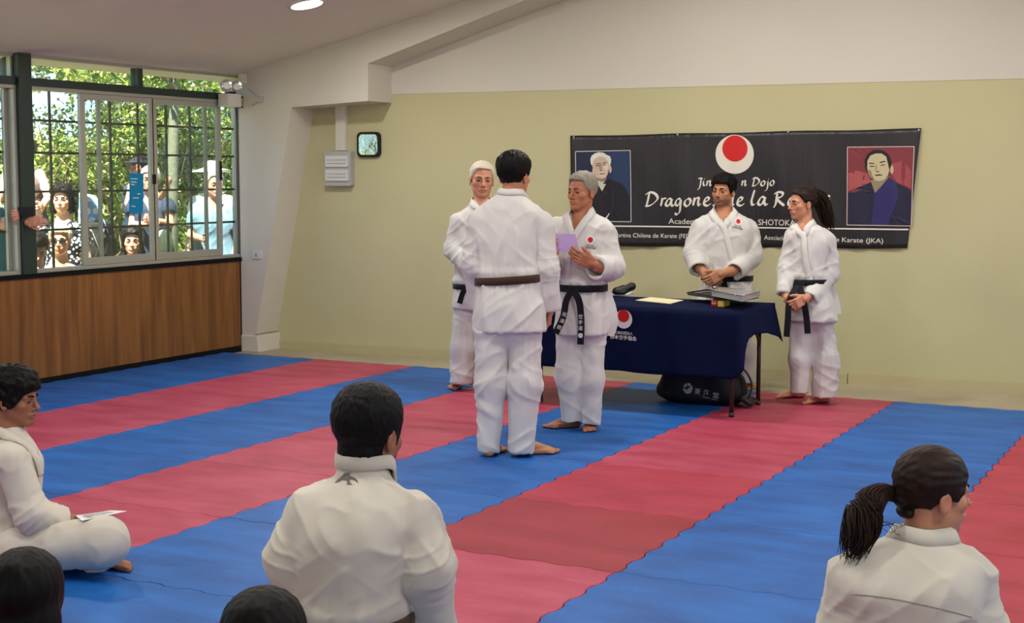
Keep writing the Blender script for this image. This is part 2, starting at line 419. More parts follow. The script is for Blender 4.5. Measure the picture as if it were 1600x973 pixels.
for zc in (1.72, 1.595):
    mb = MB(); rbox(mb, wall_pt(0.668, zc, 0.07), (UW, VW, NW), 0.118, 0.05, 0.014, 0.006); d_ = mb.build('cover_door', MT['white'], cb)
    for q in range(2):
        mb = MB(); mb.obox(wall_pt(0.668, zc-0.018+0.03*q, 0.0855), (UW, VW, NW), (0.10, 0.004, 0.0015)); mb.build('breaker_row', MT['grey'], d_)
mb = MB(); mb.obox(wall_pt(0.692, 2.03, 0.026), (UW, VW, NW), (0.052, 0.215, 0.026)); tag(mb.build('conduit', MT['plaster'], bevel=0.004), 'off-white square conduit running down the wall to the breaker box', 'conduit')
ck = thing('mirror', wall_pt(0.97, 1.87, 0), 'small square black-framed convex mirror with rounded corners beside the breaker box', 'mirror')
mb = MB(); rbox(mb, wall_pt(0.97, 1.868, 0.002), (UW, VW, NW), 0.118, 0.113, 0.03, 0.045, 8); mb.build('frame', MT['black'], ck)
mb = MB(); rbox(mb, wall_pt(0.97, 1.868, 0.032), (UW, VW, NW), 0.095, 0.09, 0.004, 0.035, 8)
mb.build('mirror_glass', mat('mirror', (205, 210, 190), 0.04, 0.5, metal=1.0, bump=(5, 0.3, 0.04)), ck)
# emergency lamp unit on the wall corner over the window
el = thing('emergency_light', (0.02, 0.16, 2.2), 'white emergency lamp box with two round spotlights at the window corner', 'emergency light')
mb = MB(); mb.box((-0.02, -0.02, 2.20), (0.10, 0.16, 2.315)); mb.build('battery_box', MT['white'], el, bevel=0.006)
mb = MB(); mb.box((0.02, 0.16, 2.195), (0.088, 0.20, 2.30)); mb.build('warning_label', mat('brown_label', (92, 62, 30), 0.5), el)
mb = MB(); mb.box((0.0885, 0.168, 2.215), (0.0895, 0.192, 2.225)); mb.box((0.0885, 0.168, 2.265), (0.0895, 0.192, 2.275)); mb.box((0.0885, 0.176, 2.225), (0.0895, 0.184, 2.265)); mb.build('label_print', mat('label_yellow', (214, 190, 120), 0.5), el)
mb = MB(); mb.box((0.02, 0.03, 2.315), (0.07, 0.12, 2.335)); mb.build('bracket', MT['black'], el)
for yy in (0.02, 0.16):
    ax = np.array([0.62, -0.78, -0.05]); ax /= np.linalg.norm(ax); c0 = np.array([0.05, yy, 2.385])
    mb = MB(); mb.tube([c0-ax*0.03, c0-ax*0.015, c0+ax*0.02, c0+ax*0.03], [0.022, 0.045, 0.058, 0.058], 18); lh = mb.build('lamp_head', MT['grey'], el, smooth=False)
    mb = MB(); mb.tube([c0+ax*0.030, c0+ax*0.034, c0+ax*0.037], [0.050, 0.047, 0.03], 18); mb.build('lens', mat('lamp_lens', (205, 205, 200), 0.12, 0.6, metal=0.7), lh)
mb = MB(); mb.tube([(0.09, 0.27, 2.37), (0.13, 0.262, 2.35), (0.2, 0.262, 2.30), (0.27, 0.262, 2.29), (0.25, 0.262, 2.24), (0.2, 0.262, 2.25), (0.14, 0.262, 2.22)], 0.004, 6); mb.build('cable', MT['grey'], el)
mb = MB(); mb.box((0.06, 0.18, 2.42), (0.085, 0.262, 2.5)); mb.build('conduit_drop', MT['plaster'], el)
sw = thing('light_switch', (0.16, YF, 0.87), 'small white wall switch on the pillar beside the window sill', 'switch')
mb = MB(); rbox(mb, (0.155, YF, 0.872), ((1,0,0), (0,0,1), (0,-1,0)), 0.052, 0.036, 0.010, 0.006); mb.build('plate', MT['white'], sw)
mb = MB(); mb.box((0.14, YF-0.014, 0.858), (0.165, YF-0.009, 0.886)); mb.build('rocker', MT['grey'], sw)

# ceiling downlights (one seen; the others added out of view as fill light)
LM = emit_mat('lamp_diffuser', (1.0, 0.93, 0.8), 9.0)
k = 0
for ly in (-1.12, -4.2, -7.3, -10.4):
    for lx in (1.735, 4.3, 6.3, 8.87):
        sl = CS if lx < RX else -CS
        t_ = np.array([1, 0, sl]); t_ /= np.linalg.norm(t_); nn = np.array([sl, 0, -1.0]); nn /= np.linalg.norm(nn)
        c0 = np.array([lx, ly, ceil_z(lx)])
        first = (k == 0); on = k < 12
        row = ('first', 'second', 'third', 'fourth')[k//4]; pl_ = ('next to the window wall', 'left of the ridge', 'right of the ridge', 'next to the right wall')[k % 4]
        lab = 'round flush ceiling lamp glowing at the top left of the photo' if first else 'added unseen ceiling lamp, %s row from the banner wall, %s' % (row, pl_)
        dl = thing('ceiling_lamp', tuple(c0), lab, 'ceiling lamp', None if first else 'ceiling lamps added out of view')
        def ring(r, h): return [c0+(t_*math.cos(a)+np.array([0, 1, 0])*math.sin(a))*r+nn*h for a in [2*math.pi*q/32 for q in range(32)]]
        R0, R1, R2 = ring(0.145, 0.0), ring(0.14, 0.014), ring(0.122, 0.016)
        mb = MB(); mb.add(R0+R1+R2, [(i, (i+1) % 32, 32+(i+1) % 32, 32+i) for i in range(32)]+[(32+i, 32+(i+1) % 32, 64+(i+1) % 32, 64+i) for i in range(32)]); mb.build('rim', MT['white'], dl)
        mb = MB(); mb.add(ring(0.122, 0.0155), [tuple(range(32))]); mb.build('diffuser', LM if on else MT['white'], dl)
        k += 1
        if not on: continue
        L = bpy.data.lights.new('ceiling_lamp_light', 'AREA'); L.shape = 'DISK'; L.size = 0.24; L.energy = LAMP_W*(1.0, 0.72, 0.85)[k//4 if False else (k-1)//4]; L.color = (1.0, 0.965, 0.90)
        lo = bpy.data.objects.new('ceiling_lamp_light', L); link(lo, dl); lo.location = tuple(nn*0.03); lo.rotation_euler = Vector(tuple(-nn)).to_track_quat('Z', 'Y').to_euler()

# ================================================================== implicit-surface modelling
f32 = np.float32
def V3(*a): return np.array(a, dtype=np.float64)
def unit(a): a = np.asarray(a, float); return a/(np.linalg.norm(a)+1e-12)
def smin(a, b, k): 
    h = np.maximum(k-np.abs(a-b), 0.0)/k
    return np.minimum(a, b)-h*h*k*0.25
def smax(a, b, k): return -smin(-a, -b, k)
def s_cap(P, a, b, ra, rb):
    a = np.asarray(a, f32); ba = np.asarray(b, f32)-a; pa = P-a
    t = np.clip(pa@ba/max(float(ba@ba), 1e-9), 0, 1)
    q = pa-t[:, None]*ba
    return np.sqrt(np.einsum('ij,ij->i', q, q))-(ra+(rb-ra)*t)
def s_ell(P, c, r, R=None):
    q = P-np.asarray(c, f32)
    if R is not None: q = q@np.asarray(R, f32)
    r = np.asarray(r, f32); k0 = np.sqrt((q*q/(r*r)).sum(1)); k1 = np.sqrt((q*q/(r**4)).sum(1))+1e-6
    return k0*(k0-1)/k1
def s_sph(P, c, r):
    q = P-np.asarray(c, f32); return np.sqrt(np.einsum('ij,ij->i', q, q))-r
def s_box(P, c, R, h, r=0.0):
    q = np.abs((P-np.asarray(c, f32))@np.asarray(R, f32))-(np.asarray(h, f32)-r)
    return np.sqrt((np.maximum(q, 0)**2).sum(1))+np.minimum(q.max(1), 0)-r
def s_plane(P, p, n): return (P-np.asarray(p, f32))@np.asarray(unit(n), f32)
def union(P, prims, k):
    d = None
    for pr in prims:
        e = pr(P); d = e if d is None else smin(d, e, k)
    return d
def catmull(tab, n=96):
    """table rows (t, values...) -> dense smooth table"""
    tab = np.array(sorted(tab, key=lambda r: r[0]), float); t = tab[:, 0]; ts = np.linspace(t[0], t[-1], n); out = [ts]
    for c in range(1, tab.shape[1]):
        y = tab[:, c]; m = np.gradient(y, t) if len(t) > 2 else np.full(len(t), (y[-1]-y[0])/(t[-1]-t[0]))
        i = np.clip(np.searchsorted(t, ts, side='right')-1, 0, len(t)-2); h = t[i+1]-t[i]; u = (ts-t[i])/h
        h00 = 2*u**3-3*u**2+1; h10 = u**3-2*u**2+u; h01 = -2*u**3+3*u**2; h11 = u**3-u**2
        out.append(h00*y[i]+h10*h*m[i]+h01*y[i+1]+h11*h*m[i+1])
    return np.array(out)
# hash noise
_perm = np.random.RandomState(5).permutation(256).astype(np.int64); _perm = np.concatenate([_perm, _perm, _perm])
_grad = np.random.RandomState(6).randn(256, 3).astype(f32); _grad /= np.linalg.norm(_grad, axis=1)[:, None]
def noise3(P):
    P = np.asarray(P, f32); i = np.floor(P).astype(np.int64); f = P-i; i &= 255; u = f*f*f*(f*(f*6-15)+10)
    r = 0
    for dx in (0, 1):
        for dy in (0, 1):
            for dz in (0, 1):
                h = _perm[_perm[_perm[(i[:, 0]+dx) & 255]+((i[:, 1]+dy) & 255)]+((i[:, 2]+dz) & 255)] & 255
                g = _grad[h]; d = (g*(f-np.array([dx, dy, dz], f32))).sum(1)
                w = (u[:, 0] if dx else 1-u[:, 0])*(u[:, 1] if dy else 1-u[:, 1])*(u[:, 2] if dz else 1-u[:, 2])
                r = r+w*d
    return r
def ridge(P): return 1-np.abs(noise3(P))*2.6

def mesh_sdf(fn, lo, hi, h, slack=1.6):
    lo = np.asarray(lo, float)-2*h; hi = np.asarray(hi, float)+2*h
    B = 8; nb = np.maximum(1, np.ceil((hi-lo)/(h*B)).astype(int)); n = nb*B
    cs = [lo[a]+h*(B*np.arange(nb[a])+(B-1)/2.0) for a in range(3)]
    cx, cy_, cz = np.meshgrid(*cs, indexing='ij'); C0 = np.stack([cx.ravel(), cy_.ravel(), cz.ravel()], 1).astype(f32)
    d0 = fn(C0); rad = h*B*0.5*1.7321*slack
    keep = np.nonzero(np.abs(d0) < rad)[0]
    G = np.repeat(np.repeat(np.repeat(d0.reshape(nb).astype(f32), B, 0), B, 1), B, 2)
    off = np.stack(np.meshgrid(*[np.arange(B)]*3, indexing='ij'), -1).reshape(-1, 3)
    bi = np.stack(np.unravel_index(keep, nb), 1)
    for s in range(0, len(keep), 3000):
        I = (bi[s:s+3000, None, :]*B+off[None]).reshape(-1, 3)
        P = (lo+I*h).astype(f32); G[I[:, 0], I[:, 1], I[:, 2]] = fn(P)
    S = G < 0
    cnt = np.zeros((n[0]-1, n[1]-1, n[2]-1), np.int8)
    offs = [(a, b, c) for a in (0, 1) for b in (0, 1) for c in (0, 1)]
    for a, b, c in offs: cnt += S[a:n[0]-1+a, b:n[1]-1+b, c:n[2]-1+c]
    act = np.argwhere((cnt > 0) & (cnt < 8))
    if len(act) == 0: return np.zeros((0, 3)), np.zeros((0, 4), int)
    vals = np.stack([G[act[:, 0]+a, act[:, 1]+b, act[:, 2]+c] for a, b, c in offs], 1)
    acc = np.zeros((len(act), 3), f32); num = np.zeros(len(act), f32)
    for i, oa in enumerate(offs):
        for j, ob in enumerate(offs):
            if j > i and sum(abs(oa[k]-ob[k]) for k in range(3)) == 1:
                va, vb = vals[:, i], vals[:, j]; m = (va < 0) != (vb < 0)
                t = np.where(m, va/np.where(m, va-vb, 1), 0)
                acc += np.where(m[:, None], np.array(oa, f32)+t[:, None]*(np.array(ob, f32)-np.array(oa, f32)), 0); num += m
    v = lo+(act+acc/num[:, None])*h
    idx = np.full(cnt.shape, -1, np.int64); idx[act[:, 0], act[:, 1], act[:, 2]] = np.arange(len(act))
    F = []
    for ax in range(3):
        b, c = (ax+1) % 3, (ax+2) % 3
        sl0 = [slice(1, n[k]-1) for k in range(3)]; sl1 = list(sl0); sl0[ax] = slice(0, n[ax]-1); sl1[ax] = slice(1, n[ax])
        A, Bv = S[tuple(sl0)], S[tuple(sl1)]
        e = np.argwhere(A != Bv)
        if not len(e): continue
        flip = Bv[e[:, 0], e[:, 1], e[:, 2]]
        q = e.copy()
        for k in range(3):
            if k != ax: q[:, k] += 1
        def cell(db, dc):
            w = q.copy(); w[:, b] -= db; w[:, c] -= dc; return idx[w[:, 0], w[:, 1], w[:, 2]]
        quad = np.stack([cell(1, 1), cell(0, 1), cell(0, 0), cell(1, 0)], 1)
        quad[flip] = quad[flip][:, ::-1]
        F.append(quad)
    F = np.concatenate(F); F = F[(F >= 0).all(1)]
    return v, F
def vnormals(v, F):
    n = np.cross(v[F[:, 2]]-v[F[:, 0]], v[F[:, 3]]-v[F[:, 1]]); out = np.zeros_like(v)
    for k in range(4):
        for a in range(3): out[:, a] += np.bincount(F[:, k], weights=n[:, a], minlength=len(v))
    return out/(np.linalg.norm(out, axis=1)[:, None]+1e-12)
def relax(v, F, it=1, lam=0.5):
    for _ in range(it):
        s = np.zeros_like(v); c = np.zeros(len(v))
        for k in range(4):
            a, b = F[:, k], F[:, (k+1) % 4]
            for i, j in ((a, b), (b, a)):
                c += np.bincount(i, minlength=len(v))
                for d in range(3): s[:, d] += np.bincount(i, weights=v[j, d], minlength=len(v))
        v = v+(s/np.maximum(c, 1)[:, None]-v)*lam
    return v
def snap(fn, p, off=0.0, n=6):
    """march a point to the surface of fn; returns point and outward normal"""
    p = np.asarray(p, float).copy(); e = 0.003
    for _ in range(n):
        Q = np.array([p, p+(e, 0, 0), p+(0, e, 0), p+(0, 0, e)], f32); d = fn(Q); g = unit(np.array([d[1]-d[0], d[2]-d[0], d[3]-d[0]])+1e-9)
        p = p-g*(float(d[0])-off)
    return p, g
def strip(fn, pts, width, thick, off=0.0, samples=60, wd=None, dosnap=True, wfun=None):
    """a flat cloth band laid over the surface fn along a path"""
    pts = np.array(pts, float); L = np.concatenate([[0], np.cumsum(np.linalg.norm(np.diff(pts, axis=0), axis=1))])
    T = catmull(np.column_stack([L, pts]), samples)[1:].T
    Q = []; N = []
    for i_, p in enumerate(T):
        of_ = off if not isinstance(off, tuple) else off[0]+(off[1]-off[0])*i_/(len(T)-1)
        if dosnap: q, g = snap(fn, p, of_)
        else: _, g = snap(fn, p, off, 1); q = p
        Q.append(q); N.append(g)
    Q = np.array(Q); N = np.array(N)
    for _ in range(2):
        Q[1:-1] = (Q[:-2]+2*Q[1:-1]+Q[2:])/4; N[1:-1] = N[:-2]+2*N[1:-1]+N[2:]; N /= np.linalg.norm(N, axis=1)[:, None]
    vs, fs = [], []
    for i in range(len(Q)):
        t = unit(Q[min(i+1, len(Q)-1)]-Q[max(i-1, 0)]); w = unit(np.cross(t, N[i])) if wd is None else unit(wd)
        hw = width/2*(wfun(i/(len(Q)-1)) if wfun else 1); n_ = N[i]
        row = [Q[i]+w*hw-n_*thick*.3, Q[i]+w*hw*0.96+n_*thick, Q[i]+n_*thick*1.15, Q[i]-w*hw*0.96+n_*thick, Q[i]-w*hw-n_*thick*.3, Q[i]-n_*thick*.6]
        vs += row
    m = 6
    for i in range(len(Q)-1):
        for k in range(m): a, b = i*m+k, i*m+(k+1) % m; fs.append((a, b, b+m, a+m))
    fs.append(tuple(range(m-1, -1, -1))); fs.append(tuple((len(Q)-1)*m+k for k in range(m)))
    return vs, fs

# ------------------------------------------------------------------ people
FH = unit([CF[0], CF[1], 0]); RH = unit([CR[0], CR[1], 0]); UP = V3(0, 0, 1)
def at(u, v, D): return CAM+(CF+CR*((u-800)/FR)-CU*((v-486.5)/FR))*D
def heading(deg):
    """0 faces the camera, positive turns towards the right of the photo"""
    a = math.radians(deg); return -FH*math.cos(a)+RH*math.sin(a)
def frame_of(fw, pitch=0, roll=0):
    fw = unit(fw); r = unit(np.cross(fw, UP)); p = math.radians(pitch); f2 = fw*math.cos(p)+UP*math.sin(p); u2 = np.cross(r, f2)
    q = math.radians(roll); r3 = r*math.cos(q)+u2*math.sin(q); u3 = u2*math.cos(q)-r*math.sin(q)
    return np.column_stack([r3, f2, u3])       # columns: right, forward, up

SKIN = {'light': (214, 158, 128), 'tan': (186, 128, 94), 'brown': (158, 104, 74), 'pale': (222, 170, 142), 'ruddy': (208, 146, 118)}
MT['skin'] = mat('skin', (200, 150, 120), 0.5, 0.35, attr='Col')
MT['eye'] = mat('eye', (200, 190, 180), 0.2, 0.5, attr='Col')
def hair_mat(name, rgb, rgb2, rough=0.5, spec=0.3):
    return mat(name, rgb, rough, spec, noise=((70, 70, 12), 0.9, rgb2), bump=((300, 300, 60), 0.4, 0.002))
HAIR = {'black': hair_mat('black_hair', (9, 8, 8), (20, 17, 16), spec=.12), 'brown': hair_mat('dark_brown_hair', (26, 17, 12), (46, 30, 20), spec=.15), 'white': hair_mat('white_hair', (214, 206, 186), (190, 180, 160), 0.6),
        'grey': hair_mat('grey_hair', (122, 116, 104), (150, 142, 128), 0.6), 'blond': hair_mat('pale_hair', (210, 190, 160), (180, 150, 120), 0.6)}
def cloth(name, rgb, rgb2=None, k=0.4):
    return mat(name, rgb, 0.88, 0.15, sheen=0.15, noise=(5, k, rgb2 or rgb), bump=(420, 0.25, 0.0015))
MT['gi'] = cloth('white_cotton', (208, 205, 200), (200, 197, 191))
MT['gi2'] = cloth('collar_cotton', (212, 209, 203), (205, 202, 195))
MT['cream'] = cloth('cream_cotton', (206, 200, 184), (198, 191, 175))
MT['blackbelt'] = cloth('black_belt_cotton', (20, 20, 26), (28, 28, 36))
MT['brownbelt'] = cloth('brown_belt_cotton', (66, 42, 32), (74, 48, 38))
MT['red'] = mat('red_print', (205, 32, 36), 0.7, 0.2)
MT['whiteprint'] = mat('white_print', (226, 224, 218), 0.7, 0.2)
MT['darkprint'] = mat('dark_embroidery', (44, 44, 48), 0.8, 0.1)
MT['brow'] = mat('brow_hair', (30, 22, 18), 0.8, 0.1)
MT['browgrey'] = mat('grey_brow_hair', (110, 92, 78), 0.8, 0.1)

class Head:
    """c: centre at eye height; local x right, y forward, z up; unit head height 0.227 m chin to crown"""
    def __init__(s, c, yaw, pitch=0, roll=0, scale=1.0, fem=False, beard=0, ear=True):
        s.c = np.asarray(c, float); s.R = frame_of(heading(yaw), pitch, roll); s.k = scale; s.fem = fem
    def loc(s, P): return ((P-s.c.astype(f32))@s.R.astype(f32))/f32(s.k)
    def w(s, x, y, z): return s.c+s.R@(np.array([x, y, z])*s.k)
    def base(s, p):
        d = s_ell(p, (0, -.014, .034), (.074, .092, .080))
        d = smin(d, s_ell(p, (0, .026, -.028), (.060, .060, .076)), .03)
        d = smin(d, s_ell(p, (0, .022, -.062), (.052, .054, .044)), .025)
        return d
    def sdf(s, P):
        p = s.loc(P); ax = np.abs(p[:, 0]); q = p.copy(); q[:, 0] = ax
        d = s.base(p)
        jr = .013 if s.fem else .017
        d = smin(d, s_cap(q, (.050, -.006, -.048), (.016, .062, -.096), jr, jr), .02)
        d = smin(d, s_sph(p, (0, .070, -.096), .0165 if not s.fem else .014), .02)
        d = smin(d, s_ell(q, (.043, .050, -.022), (.022, .022, .018)), .02)
        d = smin(d, s_cap(q, (.012, .080, .018), (.044, .066, .018), .0095, .010), .014)
        d = smax(d, -s_ell(q, (.031, .094, -.001), (.019, .019, .012)), .012)
        d = smin(d, s_ell(q, (.031, .0685, -.001), (.0165, .0135, .0105)), .008)
        d = smin(d, s_cap(p, (0, .079, .012), (0, .107, -.031), .0075, .0105), .010)
        d = smin(d, s_sph(q, (.012, .090, -.037), .0078), .008)
        d = smin(d, s_ell(p, (0, .078, -.064), (.028, .014, .016)), .012)
        d = smin(d, s_ell(q, (.008, .0885, -.0595), (.016, .008, .0045)), .005)
        d = smin(d, s_ell(p, (0, .0870, -.0710), (.019, .009, .0060)), .005)
        d = smax(d, -s_ell(p, (0, .094, -.0650), (.022, .006, .0012)), .003)
        # ears
        e = s_ell(q, (.0775, -.012, -.012), (.008, .0185, .031)); e = smax(e, -s_ell(q, (.0860, -.008, -.010), (.006, .011, .020)), .005)
        d = smin(d, e, .006)
        return d*f32(s.k)
    def colors(s, P, skin, beard=0.0, lips=0.5):
        p = s.loc(P.astype(f32)); q = p.copy(); q[:, 0] = np.abs(q[:, 0]); sk = np.array(lin(skin))
        c = np.tile(sk, (len(P), 1))
        def blob(ctr, r): return np.clip(1.2-np.sqrt((((q-np.array(ctr))/np.array(r))**2).sum(1)), 0, 1)
        def mixc(m, rgb): 
            nonlocal c; m = m[:, None]; c = c*(1-m)+np.array(lin(rgb))*m
        mixc(blob((.042, .06, -.03), (.028, .03, .025))*.25, (min(255, skin[0]+8), skin[1]-26, skin[2]-24))
        lipc = (int(skin[0]*.80), int(skin[1]*.58), int(skin[2]*.58))
        mixc(blob((.0, .09, -.0655), (.025, .022, .011))*lips, lipc)
        mixc(blob((.031, .08, .002), (.022, .02, .014))*.28, (int(skin[0]*.6), int(skin[1]*.5), int(skin[2]*.45)))
        mixc(blob((.077, -.012, -.012), (.02, .03, .035))*.25, (skin[0], int(skin[1]*.8), int(skin[2]*.78)))
        if beard:
            z, y = p[:, 2], p[:, 1]; face = np.clip((-.045-z)/.02, 0, 1)*np.clip((y-(-.0))/.02, 0, 1)*np.clip((z+.125)/.02, 0, 1)
            face = face*(1-blob((.0, .09, -.0655), (.024, .02, .012)))
            ja = np.clip((-.045-z)/.02, 0, 1)*np.clip((.04-y)/.04, 0, 1)*np.clip((y+.02)/.02, 0, 1)
            mo = blob((.0, .095, -.050), (.03, .02, .012))
            mixc(np.clip(face+mo*.9, 0, 1)*beard, (30, 22, 20))
        return np.clip(c+noise3(P*60)[:, None]*.03*c.mean(), 0, 1)
    def hair(s, P, line, thick, amp=0.003, freq=(90, 90, 30), front=.012, extra=None, puff=0.0):
        """line: [(y, z)] hairline from the forehead back to the nape"""
        p = s.loc(P); ln = sorted(line)
        ys = np.array([a for a, b in ln]); zs = np.array([b for a, b in ln])
        t = thick*(0.75+0.55*np.clip((p[:, 2]+.02)/.12, 0, 1))+puff*np.clip((p[:, 2]-.03)/.07, 0, 1)
        nz = noise3(p*np.array(freq, f32))*amp*2
        d = s.base(p)-t-nz
        cut = (np.interp(p[:, 1], ys, zs)-p[:, 2])+noise3(p*np.array([120, 120, 40], f32))*.006
        d = smax(d, cut*.8, .008)
        d = np.maximum(d, -(s.base(p)+.004))
        if extra is not None: d = smin(d, extra(p)-nz, .012)
        return d*f32(s.k)

SHORT = [(.095, .075), (.070, .066), (.045, .060), (.034, .020), (.022, -.010), (.004, -.004), (-.012, .020), (-.028, -.010), (-.045, -.058), (-.12, -.072)]
def hand_prims(wr, fdir, palm, side, s=1.0, curl=(25, 30, 20), spread=6, thumb=(0.5, 0.35), width=1.0):
    """wrist point, direction of the fingers, palm normal, side +1 when the thumb lies along cross(fdir, palm)"""
    f = unit(fdir); n = unit(palm-f*(f@palm)); t = unit(np.cross(f, n))*side       # thumb side
    P = []
    wr = np.asarray(wr, float); L = .088*s; W = .040*s*width
    R = np.column_stack([f, t, n])
    P.append(lambda Q: s_box(Q, wr+f*L*.52, R, (L*.54, W, .0135*s), .012*s))
    P.append(lambda Q: s_ell(Q, wr+f*.03*s+t*.022*s+n*.008*s, (.034*s, .018*s, .015*s), R))
    lens = [(.040, .025, .020), (.045, .029, .021), (.041, .027, .020), (.032, .020, .018)]
    for i in range(4):
        o = (1.5-i)/1.5; b = wr+f*L*(1.0 if i in (1, 2) else .95)+t*W*.78*o; sp = math.radians(spread*o); a = 0
        pts = [b]; rr = [.0092, .0085, .0078, .0068]
        for j in range(3):
            a += math.radians(curl[j]+ (i*3)); d = unit((f*math.cos(sp)+t*math.sin(sp)))*math.cos(a)+n*math.sin(a); pts.append(pts[-1]+d*lens[i][j]*s)
        for j in range(3):
            P.append((lambda a_, b_, ra, rb: (lambda Q: s_cap(Q, a_, b_, ra, rb)))(pts[j], pts[j+1], rr[j]*s, rr[j+1]*s))
    tb = wr+f*.022*s+t*W*.7; td = unit(f*(1-thumb[0])+t*thumb[0]+n*thumb[1]); tm = tb+td*.042*s; te = tm+unit(td+f*.5+n*.15)*.030*s; tt = te+unit(td+f*.9)*.020*s
    for a_, b_, ra, rb in ((tb, tm, .0135, .0105), (tm, te, .0105, .0092), (te, tt, .0092, .0075)):
        P.append((lambda a_, b_, ra, rb: (lambda Q: s_cap(Q, a_, b_, ra, rb)))(a_, b_, ra*s, rb*s))
    return P
def foot_prims(an, fdir, side, s=1.0, gz=0.0):
    """ankle point, toe direction (horizontal), side +1: big toe along cross(up, f) left"""
    f = unit([fdir[0], fdir[1], 0]); t = np.cross(UP, f)*side; an = np.array(an, float); g = np.array([an[0], an[1], gz]); R = np.column_stack([f, t, UP]); P = []
    P.append(lambda Q: s_cap(Q, g-f*.035*s+UP*.030*s, g+f*.01*s+UP*.036*s, .029*s, .032*s))
    P.append(lambda Q: s_cap(Q, g+f*.02*s+UP*.045*s, g+f*.125*s+t*.008*s+UP*.022*s, .034*s, .019*s))
    P.append(lambda Q: s_ell(Q, g+f*.115*s+t*.002+UP*.019*s, (.050*s, .046*s, .018*s), R))
    P.append(lambda Q: s_cap(Q, g-f*.03*s-t*.012*s+UP*.018*s, g+f*.10*s-t*.022*s+UP*.016*s, .020*s, .016*s))
    P.append(lambda Q: s_cap(Q, an+UP*.02, g+UP*.055*s, .036*s, .036*s))
    for i, (x, l, r) in enumerate(((.030, .056, .0130), (.0085, .052, .0092), (-.0085, .047, .0086), (-.0245, .040, .0082), (-.039, .032, .0080))):
        b = g+f*(.135-.006*i)*s+t*x*s+UP*.013*s; e = b+f*l*.85*s-UP*.003*s
        P.append((lambda a_, b_, r_: (lambda Q: s_cap(Q, a_, b_, r_, r_*.9)))(b, e, r*s))
    return P
def bounds(pts, m):
    p = np.array(pts); return p.min(0)-m, p.max(0)+m

class Fig:
    """a person: every joint is given in world coordinates (from a sight line and a distance)"""
    def __init__(s, name, label, root, D, face, group=None, cat='person'):
        s.root = thing(name, tuple(root), label, cat, group); s.D = D; s.fw = unit(heading(face)); s.rt = unit(np.cross(s.fw, UP)); s.skinv = []; s.skinf = []; s.skinc = []; s.nv = 0
    def J(s, u, v, dd=0.0): return at(u, v, s.D+dd)
    def px(s, n): return n*s.D/FR
    def addskin(s, v, F, c):
        s.skinv.append(v); s.skinf.append(F+s.nv); s.skinc.append(c); s.nv += len(v)
    def loft(s, stations, expo=2.4, yaw=None):
        """stations: (point, rx, ry) from hem to neck; returns an SDF"""
        st = sorted(stations, key=lambda r: r[0][2]); tab = catmull([(p[2], p[0], p[1], rx, ry) for p, rx, ry in st], 120); z0, z1 = st[0][0][2], st[-1][0][2]
        fw = s.fw if yaw is None else unit(heading(yaw)); rt = unit(np.cross(fw, UP))
        def fn(P):
            z = P[:, 2]; X = np.interp(z, tab[0], tab[1]); Y = np.interp(z, tab[0], tab[2]); rx = np.interp(z, tab[0], tab[3]); ry = np.interp(z, tab[0], tab[4])
            dx = P[:, 0]-X; dy = P[:, 1]-Y; a = dx*rt[0]+dy*rt[1]; b = dx*fw[0]+dy*fw[1]
            k0 = (np.abs(a/rx)**expo+np.abs(b/ry)**expo)**(1/expo)
            r = np.sqrt(a*a+b*b)+1e-6
            d = r*(1-1/np.maximum(k0, 1e-3))
            d = np.maximum(d, -np.minimum(rx, ry))
            return np.maximum(np.maximum(d, z0-z), z-z1).astype(f32)
        fn.tab = tab; fn.rt = rt; fn.fw = fw; fn.z0 = z0; fn.z1 = z1
        def pt(x, y, z, frac=True):
            X = np.interp(z, tab[0], tab[1]); Y = np.interp(z, tab[0], tab[2]); rx = np.interp(z, tab[0], tab[3]); ry = np.interp(z, tab[0], tab[4])
            if not frac: rx = ry = 1
            return V3(X, Y, z)+rt*x*rx+fw*y*ry
        fn.pt = pt
        return fn
    def build_skin(s, name='body'):
        v = np.concatenate(s.skinv); F = np.concatenate(s.skinf); c = np.concatenate(s.skinc)
        s.body = mkobj(name, v, F, MT['skin'], s.root, True, cols=c); return s.body

def limb(J, r, k=.03):
    return [(lambda a_, b_, ra, rb: (lambda P: s_cap(P, a_, b_, ra, rb)))(J[i], J[i+1], r[i], r[i+1]) for i in range(len(J)-1)]
def fold_disp(v, n, amp, spec, seed=0.0):
    """cloth folds: spec is a list of (frame columns 3x3, frequencies, weight, mode); mode c = sparse crease lines, s = soft waves"""
    d = np.zeros(len(v))
    for i, (R, fr, w, md) in enumerate(spec):
        q = (v@R)*np.array(fr)+seed+i*7.3
        if md == 's': d += w*noise3(q)*1.6
        else: d += w*(np.clip(1-np.abs(noise3(q))*3.4, 0, 1)**2)*np.clip(noise3(v*3.1+seed*2+i*5.1)*2.4+.35, 0, 1)
    return v+n*(d*amp)[:, None]

